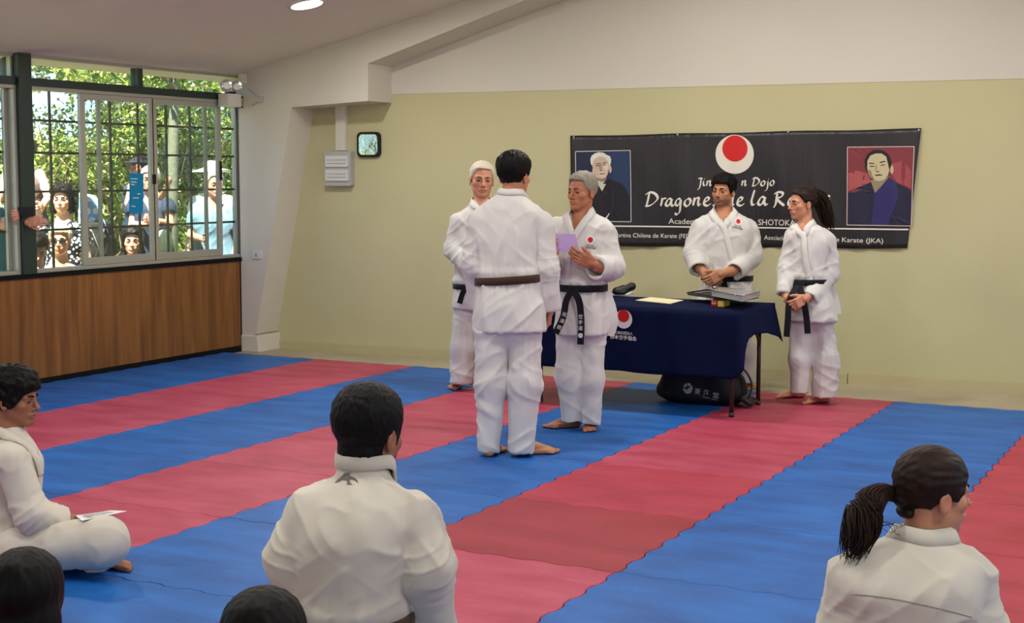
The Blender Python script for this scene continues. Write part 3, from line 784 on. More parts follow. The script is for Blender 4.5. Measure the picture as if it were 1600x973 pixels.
from mathutils.bvhtree import BVHTree
def drape(fn, V, n, off=.003, it=4):
    """lay points on a surface: fn is an SDF or a figure whose jacket mesh is hit along -n"""
    V = np.array(V, float)
    if isinstance(fn, Fig):
        out = []
        for p in V:
            h = fn.bvh.ray_cast(Vector((p+n*.15).tolist()), Vector((-n).tolist()), .4)[0]
            out.append(np.array(h)+n*off if h is not None else p)
        return np.array(out)
    for _ in range(it): V = V-np.asarray(n)*(np.clip(fn(V.astype(f32)), -.03, .03)-off)[:, None]
    return V
def head_parts(fg, hd, skin, neck, hair=None, hairm=None, brow='brow', beard=0, lips=.5, h=.0032, chest=None, eyes=True, iris=(52, 34, 24)):
    """neck: (base point, radius); adds head+neck(+chest) skin, eyes, brows, hair"""
    nb, nr = neck; top = hd.w(0, -.022, -.050)
    extra = chest
    def fn(P):
        d = hd.sdf(P); d = smin(d, s_cap(P, top, nb, nr*.95, nr*1.06), .022)
        if extra is not None: d = smin(d, extra(P), .035)
        return d
    pts = [hd.w(x, y, z) for x in (-.09, .09) for y in (-.11, .12) for z in (-.12, .12)]+[nb-V3(.06, .06, .05), nb+V3(.06, .06, 0)]
    lo, hi = bounds(pts, .005)
    v, F = mesh_sdf(fn, lo, hi, h)
    c = hd.colors(v, skin, beard, lips)
    fg.addskin(v, F, c)
    if hair is not None:
        pts = [hd.w(x, y, z) for x in (-.11, .11) for y in (-.13, .12) for z in (-.10, .15)]
        lo, hi = bounds(pts, .01)
        v, F = mesh_sdf(hair, lo, hi, h)
        if len(v): fg.hair = mkobj('hair', v, F, hairm, fg.root, True)
    if eyes:
        for sx in (-1, 1):
            e = hd.w(sx*.0315, .0705, -.0015); n_lat, n_lon = 8, 12; vs, fs, cs = [], [], []
            f = hd.R[:, 1]; r = hd.R[:, 0]; u = hd.R[:, 2]; k = hd.k
            for i in range(n_lat+1):
                a = math.pi/2*i/n_lat
                for j in range(n_lon):
                    b = 2*math.pi*j/n_lon; vs.append(e+f*math.cos(a)*.0148*k+(r*math.cos(b)*.0155+u*math.sin(b)*.0068)*math.sin(a)*k)
                    cs.append(lin(iris) if i <= 5 else lin((150, 132, 122)))
            for i in range(n_lat):
                for j in range(n_lon): fs.append((i*n_lon+j, i*n_lon+(j+1) % n_lon, (i+1)*n_lon+(j+1) % n_lon, (i+1)*n_lon+j))
            mkobj('eye', vs, fs, MT['eye'], fg.root, True, cols=np.array(cs))
            mb = MB(); pts_ = [hd.w(sx*(.013+.034*t), .0925-.020*t*t-.002*t, .0205+.006*math.sin(t*2.4)-.003*t) for t in np.linspace(0, 1, 7)]
            mb.tube(pts_, [.003*k, .0044*k, .0046*k, .0042*k, .0036*k, .0026*k, .0012*k], 6); mb.build('eyebrow', MT[brow], fg.root, smooth=True)

def gi_jacket(fg, loft, shoulders, arms, belt_z, vneck, m, name='jacket', h=.0075, sleeve_r=((.070, .082, .080),)*2, amp=.007, hem_z=None, seed=0, capk=.06, gather=.010, sk=.022):
    """arms: list of [shoulder, elbow, cuff] ; vneck: (z_bottom, z_top, half width at the top) or None"""
    prims_b = [lambda P: s_cap(P, shoulders[0], shoulders[1], .062, .062)]
    hem = loft.z0 if hem_z is None else hem_z
    cuts = []
    for J, r in zip(arms, sleeve_r):
        cuts.append((limb(J, r), J[-1], unit(np.array(J[-1])-np.array(J[-2])), J, r))
    def solid(P):
        d = smin(loft(P), prims_b[0](P), capk)
        return d
    def fn(P):
        d = solid(P)
        d = np.maximum(d, hem-P[:, 2])
        for pr, cp, cd, J, r in cuts:
            e = union(P, pr, .04); e = np.maximum(e, s_plane(P, cp, cd))
            a = cp-cd*.045; inner = np.maximum(s_cap(P, a, cp+cd*.05, r[-1]-.014, r[-1]-.006), 0)*0+s_cap(P, a, cp+cd*.05, r[-1]-.016, r[-1]-.008)
            e = np.maximum(e, -inner)
            d = smin(d, e, sk)
        if vneck:
            zb, zt, hw = vneck; rt, fw = loft.rt, loft.fw; tab = loft.tab
            X = np.interp(P[:, 2], tab[0], tab[1]); Y = np.interp(P[:, 2], tab[0], tab[2]); x = (P[:, 0]-X)*rt[0]+(P[:, 1]-Y)*rt[1]; y = (P[:, 0]-X)*fw[0]+(P[:, 1]-Y)*fw[1]
            w = (np.abs(x)-hw*np.clip((P[:, 2]-zb)/(zt-zb), -1, 1.15))*.93
            w = np.maximum(w, .0-y)
            d = smax(d, -w, .006)
        return d.astype(f32)
    pts = [shoulders[0], shoulders[1]]+[p for A in arms for p in A]
    tab = loft.tab
    for i in range(0, tab.shape[1], 10): pts += [V3(tab[1, i]-tab[3, i], tab[2, i]-tab[3, i], tab[0, i]), V3(tab[1, i]+tab[3, i], tab[2, i]+tab[3, i], tab[0, i])]
    lo, hi = bounds(pts, .10); lo[2] = max(lo[2], min(hem, min(A[-1][2]-.12 for A in arms) if arms else hem)-.01)
    v, F = mesh_sdf(fn, lo, hi, h); v = relax(v, F, 1, .4); n = vnormals(v, F)
    # folds
    R = np.column_stack([loft.rt, loft.fw, UP]); c45 = math.cos(.7)
    Rd = np.column_stack([unit(loft.rt+UP*.9), loft.fw, unit(UP-loft.rt*.9)]); Re = np.column_stack([unit(loft.rt-UP*.9), loft.fw, unit(UP+loft.rt*.9)])
    damp = np.clip((loft.z1-.03-v[:, 2])/.07, 0, 1)
    v2 = fold_disp(v, n, amp*damp, [(R, (6, 6, 2.6), .8, 's'), (R, (11, 11, 2.2), 1.7, 'c'), (Rd, (2.5, 5, 11), 1.5, 'c'), (Re, (2.5, 5, 11), 1.5, 'c'), (R, (22, 22, 12), .25, 's')], seed)
    if belt_z is not None and gather:
        X = np.interp(v[:, 2], tab[0], tab[1]); Y = np.interp(v[:, 2], tab[0], tab[2]); ang = np.arctan2(v[:, 1]-Y, v[:, 0]-X)
        dz = v[:, 2]-belt_z; env = np.exp(-(dz/.085)**2)
        # only the trunk, not the sleeves
        trunk = np.clip(1-np.abs(solid(v.astype(f32)))/.03, 0, 1)
        pl = noise3(np.column_stack([np.cos(ang)*5+seed, np.sin(ang)*5, dz*3+seed]))
        v2 = v2+n*(env*trunk*(pl*gather*2.2))[:, None]
        blouse = np.exp(-((dz-.045)/.03)**2)*trunk*.012; v2 = v2+n*blouse[:, None]
    for pr, cp, cd, J, r in cuts:            # rings of folds round the elbow
        el = np.array(J[1]); dd = np.linalg.norm(v-el, axis=1); env = np.exp(-(dd/.10)**2); ax = unit(np.array(J[2])-np.array(J[0])); tt = (v-el)@ax
        q = np.column_stack([tt*26, (v-el)@loft.rt*6+seed, (v-el)@loft.fw*6]); v2 = v2+n*((np.clip(1-np.abs(noise3(q))*3, 0, 1)**2-.3)*env*amp*1.2)[:, None]
    o = mkobj(name, v2, F, m, fg.root, True)
    fg.jsdf = fn; fg.solid = solid; fg.bvh = BVHTree.FromPolygons(v2.tolist(), F.tolist())
    return o
def gi_collar(fg, loft, neckc, neckr, vneck, m, hip=-.5, belt_z=None, width=.045, name='collar', zb_off=0.0, full=True):
    """lapel band round the neck, crossing at the V and running down to the belt"""
    zb, zt, hw = vneck; pt = loft.pt
    nk = lambda P: s_cap(P, neckc-UP*.05, neckc+UP*.06, neckr, neckr)
    guide = lambda P: smin(fg.solid(P), nk(P), .02)
    rt, fw = loft.rt, loft.fw; zn = neckc[2]
    back = neckc-fw*(neckr+.004)
    sideL = neckc-rt*(neckr+.006)-UP*.004; sideR = neckc+rt*(neckr+.006)-UP*.004
    midL = neckc-rt*(neckr*.98)+fw*.045-UP*.035; midR = neckc+rt*(neckr*.98)+fw*.045-UP*.035
    vb = pt(0, 1, zb)
    ends = []
    if belt_z is not None:
        zz = np.linspace(zb, belt_z, 4)[1:]
        ends = [pt(hip*(i+1)/3, .98, z) for i, z in enumerate(zz)]
    q1 = pt(.35, .95, zb*.4+(zn-.05)*.6) ; 
    fr = (zn-.05)
    def side(sg):
        x0 = hw*.95
        return [neckc+rt*sg*x0+fw*(neckr*.75)-UP*.05, V3(*pt(0, 1, (zb+fr)/2))+rt*sg*(x0*.52)]
    A = [back, neckc-fw*neckr*.75-rt*neckr*.72, sideL]+side(-1)+[vb-rt*.004]           # over the person's left shoulder
    B = [back, neckc-fw*neckr*.75+rt*neckr*.72, sideR]+side(+1)+[vb+rt*.004]
    A = A+[p for p in ends] if hip > 0 else A; B = B+[p for p in ends] if hip <= 0 else B
    path = A[::-1]+B[1:] if hip <= 0 else B[::-1]+A[1:]
    vs, fs = strip(guide, path, width, .005, (.003, .0085), 110)
    return mkobj(name, vs, fs, m, fg.root, True)
def ring_band(fg, loft, z, m, width=.042, thick=.006, off=.012, tilt=0.0, name='belt', parent=None, arc=None, fn=None):
    pts = []; a0, a1 = arc if arc else (0, 2*math.pi)
    for a in np.linspace(a0, a1, 28):
        x, y = math.cos(a), math.sin(a); zz = z+tilt*x; p = loft.pt(x, y, zz); q, g = snap(fn or loft, p, off); pts.append(q)
    vs, fs = strip(fn or loft, pts, width, thick, off, 90, wd=UP, dosnap=False)
    return mkobj(name, vs, fs, m, parent or fg.root, True)
def ribbon(pts, width, thick, wdir, name, m, parent, samples=24, smooth=True, wave=0.0):
    pts = np.array(pts, float); L = np.concatenate([[0], np.cumsum(np.linalg.norm(np.diff(pts, axis=0), axis=1))]); T = catmull(np.column_stack([L, pts]), samples)[1:].T
    vs, fs = [], []
    for i, p in enumerate(T):
        t = unit(T[min(i+1, len(T)-1)]-T[max(i-1, 0)]); w = unit(np.asarray(wdir)-t*(t@np.asarray(wdir))); n = np.cross(t, w)
        p = p+n*wave*math.sin(i*.7)
        vs += [p+w*width/2+n*thick/2, p-w*width/2+n*thick/2, p-w*width/2-n*thick/2, p+w*width/2-n*thick/2]
    for i in range(len(T)-1):
        for k in range(4): a, b = i*4+k, i*4+(k+1) % 4; fs.append((a, b, b+4, a+4))
    fs += [(3, 2, 1, 0), tuple((len(T)-1)*4+k for k in range(4))]
    return mkobj(name, vs, fs, m, parent, False)
def trousers(fg, hips, knees, ankles, pelvis, m, r=((.098, .088, .082),)*2, top_z=None, h=.008, amp=.007, seed=3.0, hem=None, name='trousers', folds=None, k=.02):
    prs = [limb([hips[i], knees[i], ankles[i]], r[i]) for i in range(2)]
    pc, pr = pelvis
    fr = [unit(np.array(ankles[i])-np.array(knees[i])) for i in range(2)]
    def fn(P):
        d = None
        for i in range(2):
            e = union(P, prs[i], .05); e = np.maximum(e, s_plane(P, ankles[i], fr[i]))
            inner = s_cap(P, np.array(ankles[i])-fr[i]*.03, np.array(ankles[i])+fr[i]*.05, r[i][2]-.016, r[i][2]-.008); e = np.maximum(e, -inner)
            d = e if d is None else smin(d, e, k)
        d = smin(d, s_ell(P, pc, pr, np.column_stack([fg.rt, fg.fw, UP])), .05)
        if top_z is not None: d = np.maximum(d, P[:, 2]-top_z)
        return d.astype(f32)
    lo, hi = bounds(list(hips)+list(knees)+list(ankles)+[pc-max(pr), pc+max(pr)], max(max(q) for q in r)+.02)
    v, F = mesh_sdf(fn, lo, hi, h); v = relax(v, F, 1, .4); n = vnormals(v, F)
    R = np.column_stack([fg.rt, fg.fw, UP]); Rd = np.column_stack([unit(fg.rt+UP*.7), fg.fw, unit(UP-fg.rt*.7)]); Re = np.column_stack([unit(fg.rt-UP*.7), fg.fw, unit(UP+fg.rt*.7)])
    v2 = fold_disp(v, n, amp, folds or [(R, (7, 7, 1.2), .9, 's'), (R, (13, 13, 1.6), 1.8, 'c'), (Rd, (3, 4, 11), 1.3, 'c'), (Re, (3, 4, 11), 1.3, 'c'), (R, (20, 20, 10), .25, 's')], seed)
    return mkobj(name, v2, F, m, fg.root, True)
def skin_piece(fg, prims, skin, pts, h=.0035, k=.008, m=.03, cut=None, tint=None):
    def fn(P):
        d = union(P, prims, k)
        if cut is not None: d = np.maximum(d, s_plane(P, *cut))
        return d.astype(f32)
    lo, hi = bounds(pts, m); v, F = mesh_sdf(fn, lo, hi, h)
    if not len(v): return
    c = np.tile(np.array(lin(tint or skin)), (len(v), 1))*(1+noise3(v*40)[:, None]*.12); fg.addskin(v, F, np.clip(c, 0, 1))
def core(fg, prims, skin, pts, h=.018, k=.05):
    def fn(P): return union(P, prims, k).astype(f32)
    lo, hi = bounds(pts, .13); v, F = mesh_sdf(fn, lo, hi, h); fg.addskin(v, F, np.tile(np.array(lin(skin)), (len(v), 1)))

# ================================================================== the people in the hall
def gnd(u, v, z=0.0):
    d = at(u, v, 1.0)-CAM; t = (z-CAM[2])/d[2]; return CAM+d*t
def hand(fg, wr, tip_dir, palm, thumb_dir, skin, elbow=None, s=1.0, curl=(20, 25, 18), spread=5, thumb=(.45, .3), h=.0032, fore=None, name=None):
    f = unit(tip_dir); n = unit(palm-f*(f@palm)); side = 1 if np.cross(f, n)@np.asarray(thumb_dir) > 0 else -1
    wr = np.asarray(wr, float); P = hand_prims(wr, f, palm, side, s, curl, spread, thumb)
    pts = [wr-.02, wr+f*.20*s]
    if fore is not None:
        fo = np.asarray(fore, float); P.append(lambda Q: s_cap(Q, fo, wr+f*.012*s, .038*s, .0265*s)); pts.append(fo)
    skin_piece(fg, P, skin, pts, h, .010, .07)
def foot(fg, g, yaw, side_vec, skin, s=1.0, h=.004):
    """g: ground point under the ankle"""
    f = heading(yaw); t = np.cross(UP, f); side = 1 if t@np.asarray(side_vec) > 0 else -1
    g = np.array([g[0], g[1], 0.0]); P = foot_prims(g+UP*.16, f, side, s, 0.001)
    skin_piece(fg, P, skin, [g-f*.07-.01, g+f*.22*s, g+UP*.16], .0034, .006, .05)
def emblem(fg, u, v, r=.017, slope=0.0):
    """round red badge on a white disc with dark embroidery under it, on the chest"""
    def hit(u, v):
        d = unit(at(u, v, 1.0)-CAM); h = fg.bvh.ray_cast(Vector(CAM.tolist()), Vector(d.tolist())); return np.array(h[0]), np.array(h[1])
    p, n0 = hit(u, v); n = unit(-FH+RH*float(n0@RH)*.6); R = [unit(np.cross(UP, n)), None]; R[0] = unit(R[0]+UP*slope); R[1] = unit(np.cross(n, R[0]))
    def disc(c, rr, name, m, off):
        V = [c+R[0]*math.cos(a)*rr+R[1]*math.sin(a)*rr for a in np.linspace(0, 2*math.pi, 22, endpoint=False)]+[c]; V = drape(fg, V, n, off); N = 22
        return mkobj(name, V, [(i, (i+1) % N, N) for i in range(N)], m, fg.root)
    disc(p, r*1.5, 'badge', MT['whiteprint'], .002); disc(p, r*.98, 'badge_dot', MT['red'], .0035)
    for txt, dz, sz in (('日本空手協会', 2.3, .52), ('日本空手協会', 3.2, .80)):
        q = p-R[1]*r*dz
        o = text_mesh('embroidery', txt, MT['darkprint'], lambda a, b: q+R[0]*a+R[1]*b, size=r*sz, parent=fg.root, center=True, bold=.015*r*sz)
        V = np.array([v.co for v in o.data.vertices])+np.array(wloc(fg.root)); V = drape(fg, V, n, .0025)-np.array(wloc(fg.root))
        o.data.vertices.foreach_set('co', V.ravel()); o.data.update()
def trunk(fg, st, shp, **k):
    """stations (u, v, half px, depth m, dd)"""
    S = [(fg.J(u, v, dd), fg.px(hw), ry) for u, v, hw, ry, dd in st]
    return fg.loft(S)

def make_student():
    fg = Fig('person', 'person standing with back to the camera in white karate suit with brown belt', gnd(796, 712), 8.22, 166)
    J = fg.J; sk = SKIN['tan']
    lf = trunk(fg, [(797, 520, 56, .150, 0), (796, 485, 55, .155, 0), (794, 440, 48, .130, 0), (791, 400, 49, .130, 0), (790, 358, 52, .130, 0), (793, 335, 50, .118, 0), (795, 318, 38, .10, 0), (797, 306, 24, .078, 0), (798, 296, 15, .055, 0)], None)
    sh = [J(750, 344), J(843, 348)]
    arms = [[J(749, 348), J(741, 412, .02), J(747, 480, .10)], [J(846, 351), J(853, 420, 0), J(860, 484, .04)]]
    hd = Head(J(804, 275), 150, -2, 0, 1.03)
    zb = J(793, 437)[2]
    gi_jacket(fg, lf, sh, arms, zb, None, MT['gi'], sleeve_r=((.066, .068, .056), (.066, .068, .055)), amp=.008, hem_z=J(797, 515)[2], seed=1.3)
    nb = J(799, 309)
    gi_collar(fg, lf, J(799, 301), .064, (J(0, 350)[2], J(0, 305)[2], .06), MT['gi2'], belt_z=zb, width=.040)
    ring_band(fg, lf, zb, MT['brownbelt'], .046, .006, .012, tilt=.012)
    trousers(fg, [J(769, 525), J(820, 527)], [J(768, 600), J(821, 600, -.02)], [J(764, 707), J(813, 706)], (J(795, 512), (.185, .13, .10)), MT['gi'], r=((.096, .083, .056), (.098, .090, .072)), top_z=J(0, 480)[2], seed=5.1, amp=.008)
    def fx(p): return np.minimum(s_ell(p, (.0, -.02, .075), (.072, .088, .052)), 9)
    head_parts(fg, hd, sk, (nb, .058), lambda P: hd.hair(P, [(.10, .07), (.07, .05), (.045, .05), (.034, .02), (.022, .0), (.004, .0), (-.012, .018), (-.03, -.02), (-.05, -.075), (-.12, -.09)], .017, .0035, (80, 80, 14), extra=fx, puff=.010), HAIR['black'])
    hand(fg, J(860, 483, .04), -UP+RH*-.1+FH*.1, -RH, FH, sk, s=.95, curl=(25, 35, 25), fore=J(858, 466, .028))
    hand(fg, J(747, 478, .10), -UP+RH*.2+FH*.2, RH, FH, sk, s=.95, curl=(25, 35, 25), fore=J(745.6, 464, .082))
    foot(fg, gnd(826, 709), 99, -UP+FH, sk, .98); foot(fg, gnd(768, 712), 160, RH, sk, .98)
    core(fg, limb([J(796, 485), J(796, 440), J(796, 345)], (.08, .08, .09))+limb([J(799, 345), nb], (.08, .05))+limb([J(770, 520), J(768, 600), J(764, 698)], (.07, .05, .035))+limb([J(820, 520), J(821, 600), J(816, 698)], (.07, .05, .035))+limb([sh[0], arms[0][1], arms[0][2]], (.045, .035, .028))+limb([sh[1], arms[1][1], arms[1][2]], (.045, .035, .028)), sk, [J(796, 520), J(764, 700), J(816, 700), nb, sh[0], sh[1], arms[0][1], arms[1][1]])
    fg.build_skin()
make_student()

def belt_knot(fg, p, fw, m, s=1.0, ends=(), parent=None):
    rt = unit(np.cross(fw, UP)); mb = MB()
    mb.obox(p+fw*.012, (rt, fw, UP), (.030*s, .012, .022*s)); mb.obox(p+fw*.020, (unit(rt+UP*.6), fw, unit(UP-rt*.6)), (.022*s, .012, .018*s))
    mb.build('belt_knot', m, fg.root, smooth=False, bevel=.006)
    for pts in ends: ribbon(pts, .040*s, .006, rt, 'belt_end', m, fg.root)
def kanji(fg, a, b, txt, size, n, m=None):
    """a column of characters running from a to b on a belt end"""
    a = np.array(a); b = np.array(b); d = unit(b-a); w = unit(np.cross(d, n)); L = np.linalg.norm(b-a); k = len(txt)
    for i, ch in enumerate(txt):
        c = a+d*L*(i+.5)/k; text_mesh('belt_lettering', ch, m or MT['whiteprint'], lambda x, y: c+n*.005-w*(x-size*.5)*-1*-1+(-d)*(y-size*.36), size=size, parent=fg.root)

def make_speaker():
    fg = Fig('person', 'grey-haired person in white karate suit with black belt holding a lilac sheet of paper', gnd(905, 668), 9.05, -22)
    J = fg.J; sk = (176, 114, 84)
    lf = trunk(fg, [(908, 523, 41, .155, 0), (908, 490, 39, .150, 0), (909, 450, 36, .125, 0), (907, 405, 38, .135, 0), (908, 368, 40, .130, 0), (909, 350, 39, .115, 0), (910, 340, 30, .095, 0), (910, 331, 18, .075, 0), (910, 324, 12, .055, 0)], None)
    sh = [J(877, 358), J(943, 361)]
    arms = [[J(944, 363), J(956, 417, -.04), J(931, 419, -.22)], [J(872, 358), J(860, 415, 0), J(858, 409, -.22)]]
    zb = J(909, 449)[2]; vn = (J(0, 368)[2], J(0, 333)[2], .066)
    gi_jacket(fg, lf, sh, arms, zb, vn, MT['gi'], sleeve_r=((.068, .074, .070), (.068, .070, .060)), hem_z=J(908, 520)[2], seed=7.7, amp=.007)
    gi_collar(fg, lf, J(909, 331), .062, vn, MT['gi2'], hip=.45, belt_z=zb, width=.046)
    ring_band(fg, lf, zb, MT['blackbelt'], .044, .006, .012)
    kp, kn = snap(fg.jsdf, lf.pt(.05, 1.05, zb), .010)
    belt_knot(fg, kp, lf.fw, MT['blackbelt'], 1.05, [[kp+lf.fw*.02, kp+lf.fw*.03-UP*.06+RH*-.03, J(880, 495, -.19), J(868, 521, -.19)], [kp+lf.fw*.02, J(904, 468, -.19), J(908, 500, -.19), J(907, 538, -.18)]])
    kanji(fg, J(884, 486, -.205), J(872, 516, -.205), '松濤館', .030, -FH); kanji(fg, J(907, 490, -.205), J(907, 517, -.20), '空手道', .030, -FH)
    bm = MB(); c_ = J(907, 524, -.20); bm.obox(c_, (RH, -FH, UP), (.010, .001, .014)); bm.obox(c_, (RH, -FH, UP), (.014, .001, .008)); bm.build('belt_mark', MT['whiteprint'], fg.root)
    trousers(fg, [J(889, 522), J(926, 524)], [J(889, 590, -.02), J(924, 594, -.02)], [J(892, 658), J(922, 661)], (J(908, 512), (.145, .12, .10)), MT['gi'], r=((.083, .080, .059), (.080, .078, .066)), top_z=J(0, 490)[2], seed=2.2, amp=.008)
    # side vent flap of the jacket
    ribbon([J(944, 455, .04), J(953, 480, .03), J(956, 502, .02), J(950, 524, .02)], .085, .006, RH*.9+FH*.4, 'jacket_skirt', MT['gi'], fg.root)
    hd = Head(J(909, 300), -44, 0, 0, 1.0); nb = J(909, 342, .01)
    chest = lambda P: s_ell(P, J(908, 366, .015), (.11, .085, .12), np.column_stack([lf.rt, lf.fw, UP]))
    head_parts(fg, hd, sk, (nb, .056), lambda P: hd.hair(P, [(.10, .088), (.078, .078), (.052, .070), (.040, .030), (.020, .010), (.004, .0), (-.012, .018), (-.03, -.02), (-.05, -.070), (-.12, -.082)], .012, .0035, (50, 50, 25), puff=.006), HAIR['grey'], brow='browgrey', chest=chest)
    # his right hand and the near hand hold the sheet
    wr = J(927, 412, -.24)
    hand(fg, wr, -RH*.95+UP*.42-FH*.15, FH*.9+UP*.3, UP*1-RH*.2, sk, s=1.0, curl=(10, 18, 12), spread=3, thumb=(.35, .1), fore=J(940, 418, -.20))
    hand(fg, J(857, 405, -.25), UP*.8+RH*.12-FH*.1, FH, RH, sk, s=.9, curl=(20, 25, 20), fore=J(858, 411, -.19))
    emblem(fg, 922.5, 374.5, .0175, -.05)
    foot(fg, gnd(894, 667), -72, FH, sk, 1.0); foot(fg, gnd(921, 668), -3, -RH, sk, 1.0)
    core(fg, limb([J(908, 520), J(908, 450), J(908, 365)], (.08, .08, .09))+limb([J(890, 520), J(889, 590), J(896, 650)], (.06, .05, .035))+limb([J(925, 520), J(924, 592), J(921, 652)], (.06, .05, .035))+limb(arms[0], (.045, .035, .028))+limb(arms[1], (.045, .035, .028)), sk, [J(908, 520), J(890, 655), J(925, 655), nb, sh[0], sh[1], arms[0][1], arms[0][2]])
    fg.build_skin()
make_speaker()
sh_ = MB()
sp = lambda u, v: at(u, v, 8.80)
q = [sp(862, 365), sp(899, 365.5), sp(905, 390), sp(866, 397)]
nrm = unit(np.cross(q[1]-q[0], q[3]-q[0]))*.0012
sh_.add(q+[p+nrm for p in q], [(0,1,2,3),(7,6,5,4),(0,4,5,1),(1,5,6,2),(2,6,7,3),(3,7,4,0)])
tag(sh_.build('paper_sheet', mat('lilac_paper', (186, 158, 206), 0.8, 0.2)), 'lilac sheet of paper held up by the grey-haired speaker', 'paper')

def std_core(fg, tor, legs, arms, sk, nb):
    P = limb(tor, [.085]*len(tor)); pts = list(tor)+[nb]
    P += limb([tor[-1], nb], (.08, .05))
    for L in legs: P += limb(L, (.058, .048, .034)); pts += L
    for A in arms: P += limb(A, (.042, .034, .027)); pts += A
    core(fg, P, sk, pts)

def make_whitehair():
    fg = Fig('person', 'white-haired person in white karate suit standing half hidden behind the brown belt student', gnd(750, 605), 10.72, 4)
    J = fg.J; sk = (196, 138, 108)
    lf = trunk(fg, [(747, 485, 41, .155, 0), (748, 465, 40, .155, 0), (748, 447, 37, .140, 0), (749, 410, 37, .145, 0), (749, 372, 39, .140, 0), (749, 352, 37, .125, 0), (750, 338, 34, .105, 0), (751, 324, 23, .085, 0), (752, 313, 13, .06, 0), (752, 307, 9, .045, 0)], None)
    sh = [J(718, 347), J(780, 347)]
    arms = [[J(717, 350), J(711, 388, 0), J(738, 424, -.20)], [J(782, 350), J(788, 388), J(764, 424, -.2)]]
    zb = J(748, 447)[2]; vn = (J(0, 326)[2], J(0, 304)[2], .062)
    gi_jacket(fg, lf, sh, arms, zb, vn, MT['gi'], h=.009, sleeve_r=((.068, .074, .066), (.068, .074, .066)), hem_z=J(747, 481)[2], seed=11.1)
    gi_collar(fg, lf, J(752, 312), .066, vn, MT['gi2'], hip=-.45, belt_z=zb, width=.046)
    ring_band(fg, lf, zb, MT['blackbelt'], .040)
    kp, kn = snap(fg.jsdf, lf.pt(-.02, 1.05, zb), .010)
    belt_knot(fg, kp, lf.fw, MT['blackbelt'], 1.0, [[kp+lf.fw*.02, J(728, 449, -.19), J(723, 458, -.2), J(718, 474, -.2)], [kp+lf.fw*.02, J(756, 462, -.2), J(758, 490, -.2)]])
    trousers(fg, [J(728, 488), J(766, 488)], [J(724, 545), J(776, 545)], [J(721, 599), J(785, 596)], (J(747, 478), (.165, .12, .10)), MT['gi'], r=((.090, .092, .086), (.090, .088, .080)), top_z=J(0, 465)[2], seed=9.2, h=.009)
    hd = Head(J(753, 281), 8, -3, 3, 1.10); nb = J(752, 320, .01)
    chest = lambda P: s_ell(P, J(751, 338, .01), (.11, .085, .11), np.column_stack([lf.rt, lf.fw, UP]))
    head_parts(fg, hd, sk, (nb, .060), lambda P: hd.hair(P, [(.10, .094), (.080, .080), (.055, .074), (.040, .040), (.020, .010), (.004, .0), (-.012, .018), (-.03, -.02), (-.05, -.060), (-.12, -.075)], .010, .003, (50, 50, 30), puff=.004), HAIR['white'], brow='browgrey', chest=chest, h=.0038)
    hand(fg, J(742, 426, -.22), RH*.8-UP*.5-FH*.3, FH, UP, sk, fore=J(730, 420, -.16)); hand(fg, J(760, 426, -.24), -RH*.8-UP*.5-FH*.3, FH, UP, sk, fore=J(772, 418, -.16))
    foot(fg, gnd(716, 604), -14, RH, sk, 1.0); foot(fg, gnd(790, 602), 14, -RH, sk, 1.0)
    std_core(fg, [J(748, 480), J(749, 430), J(750, 355)], [[J(728, 488), J(724, 545), J(718, 596)], [J(766, 488), J(776, 545), J(787, 592)]], arms, sk, nb)
    fg.build_skin()
make_whitehair()

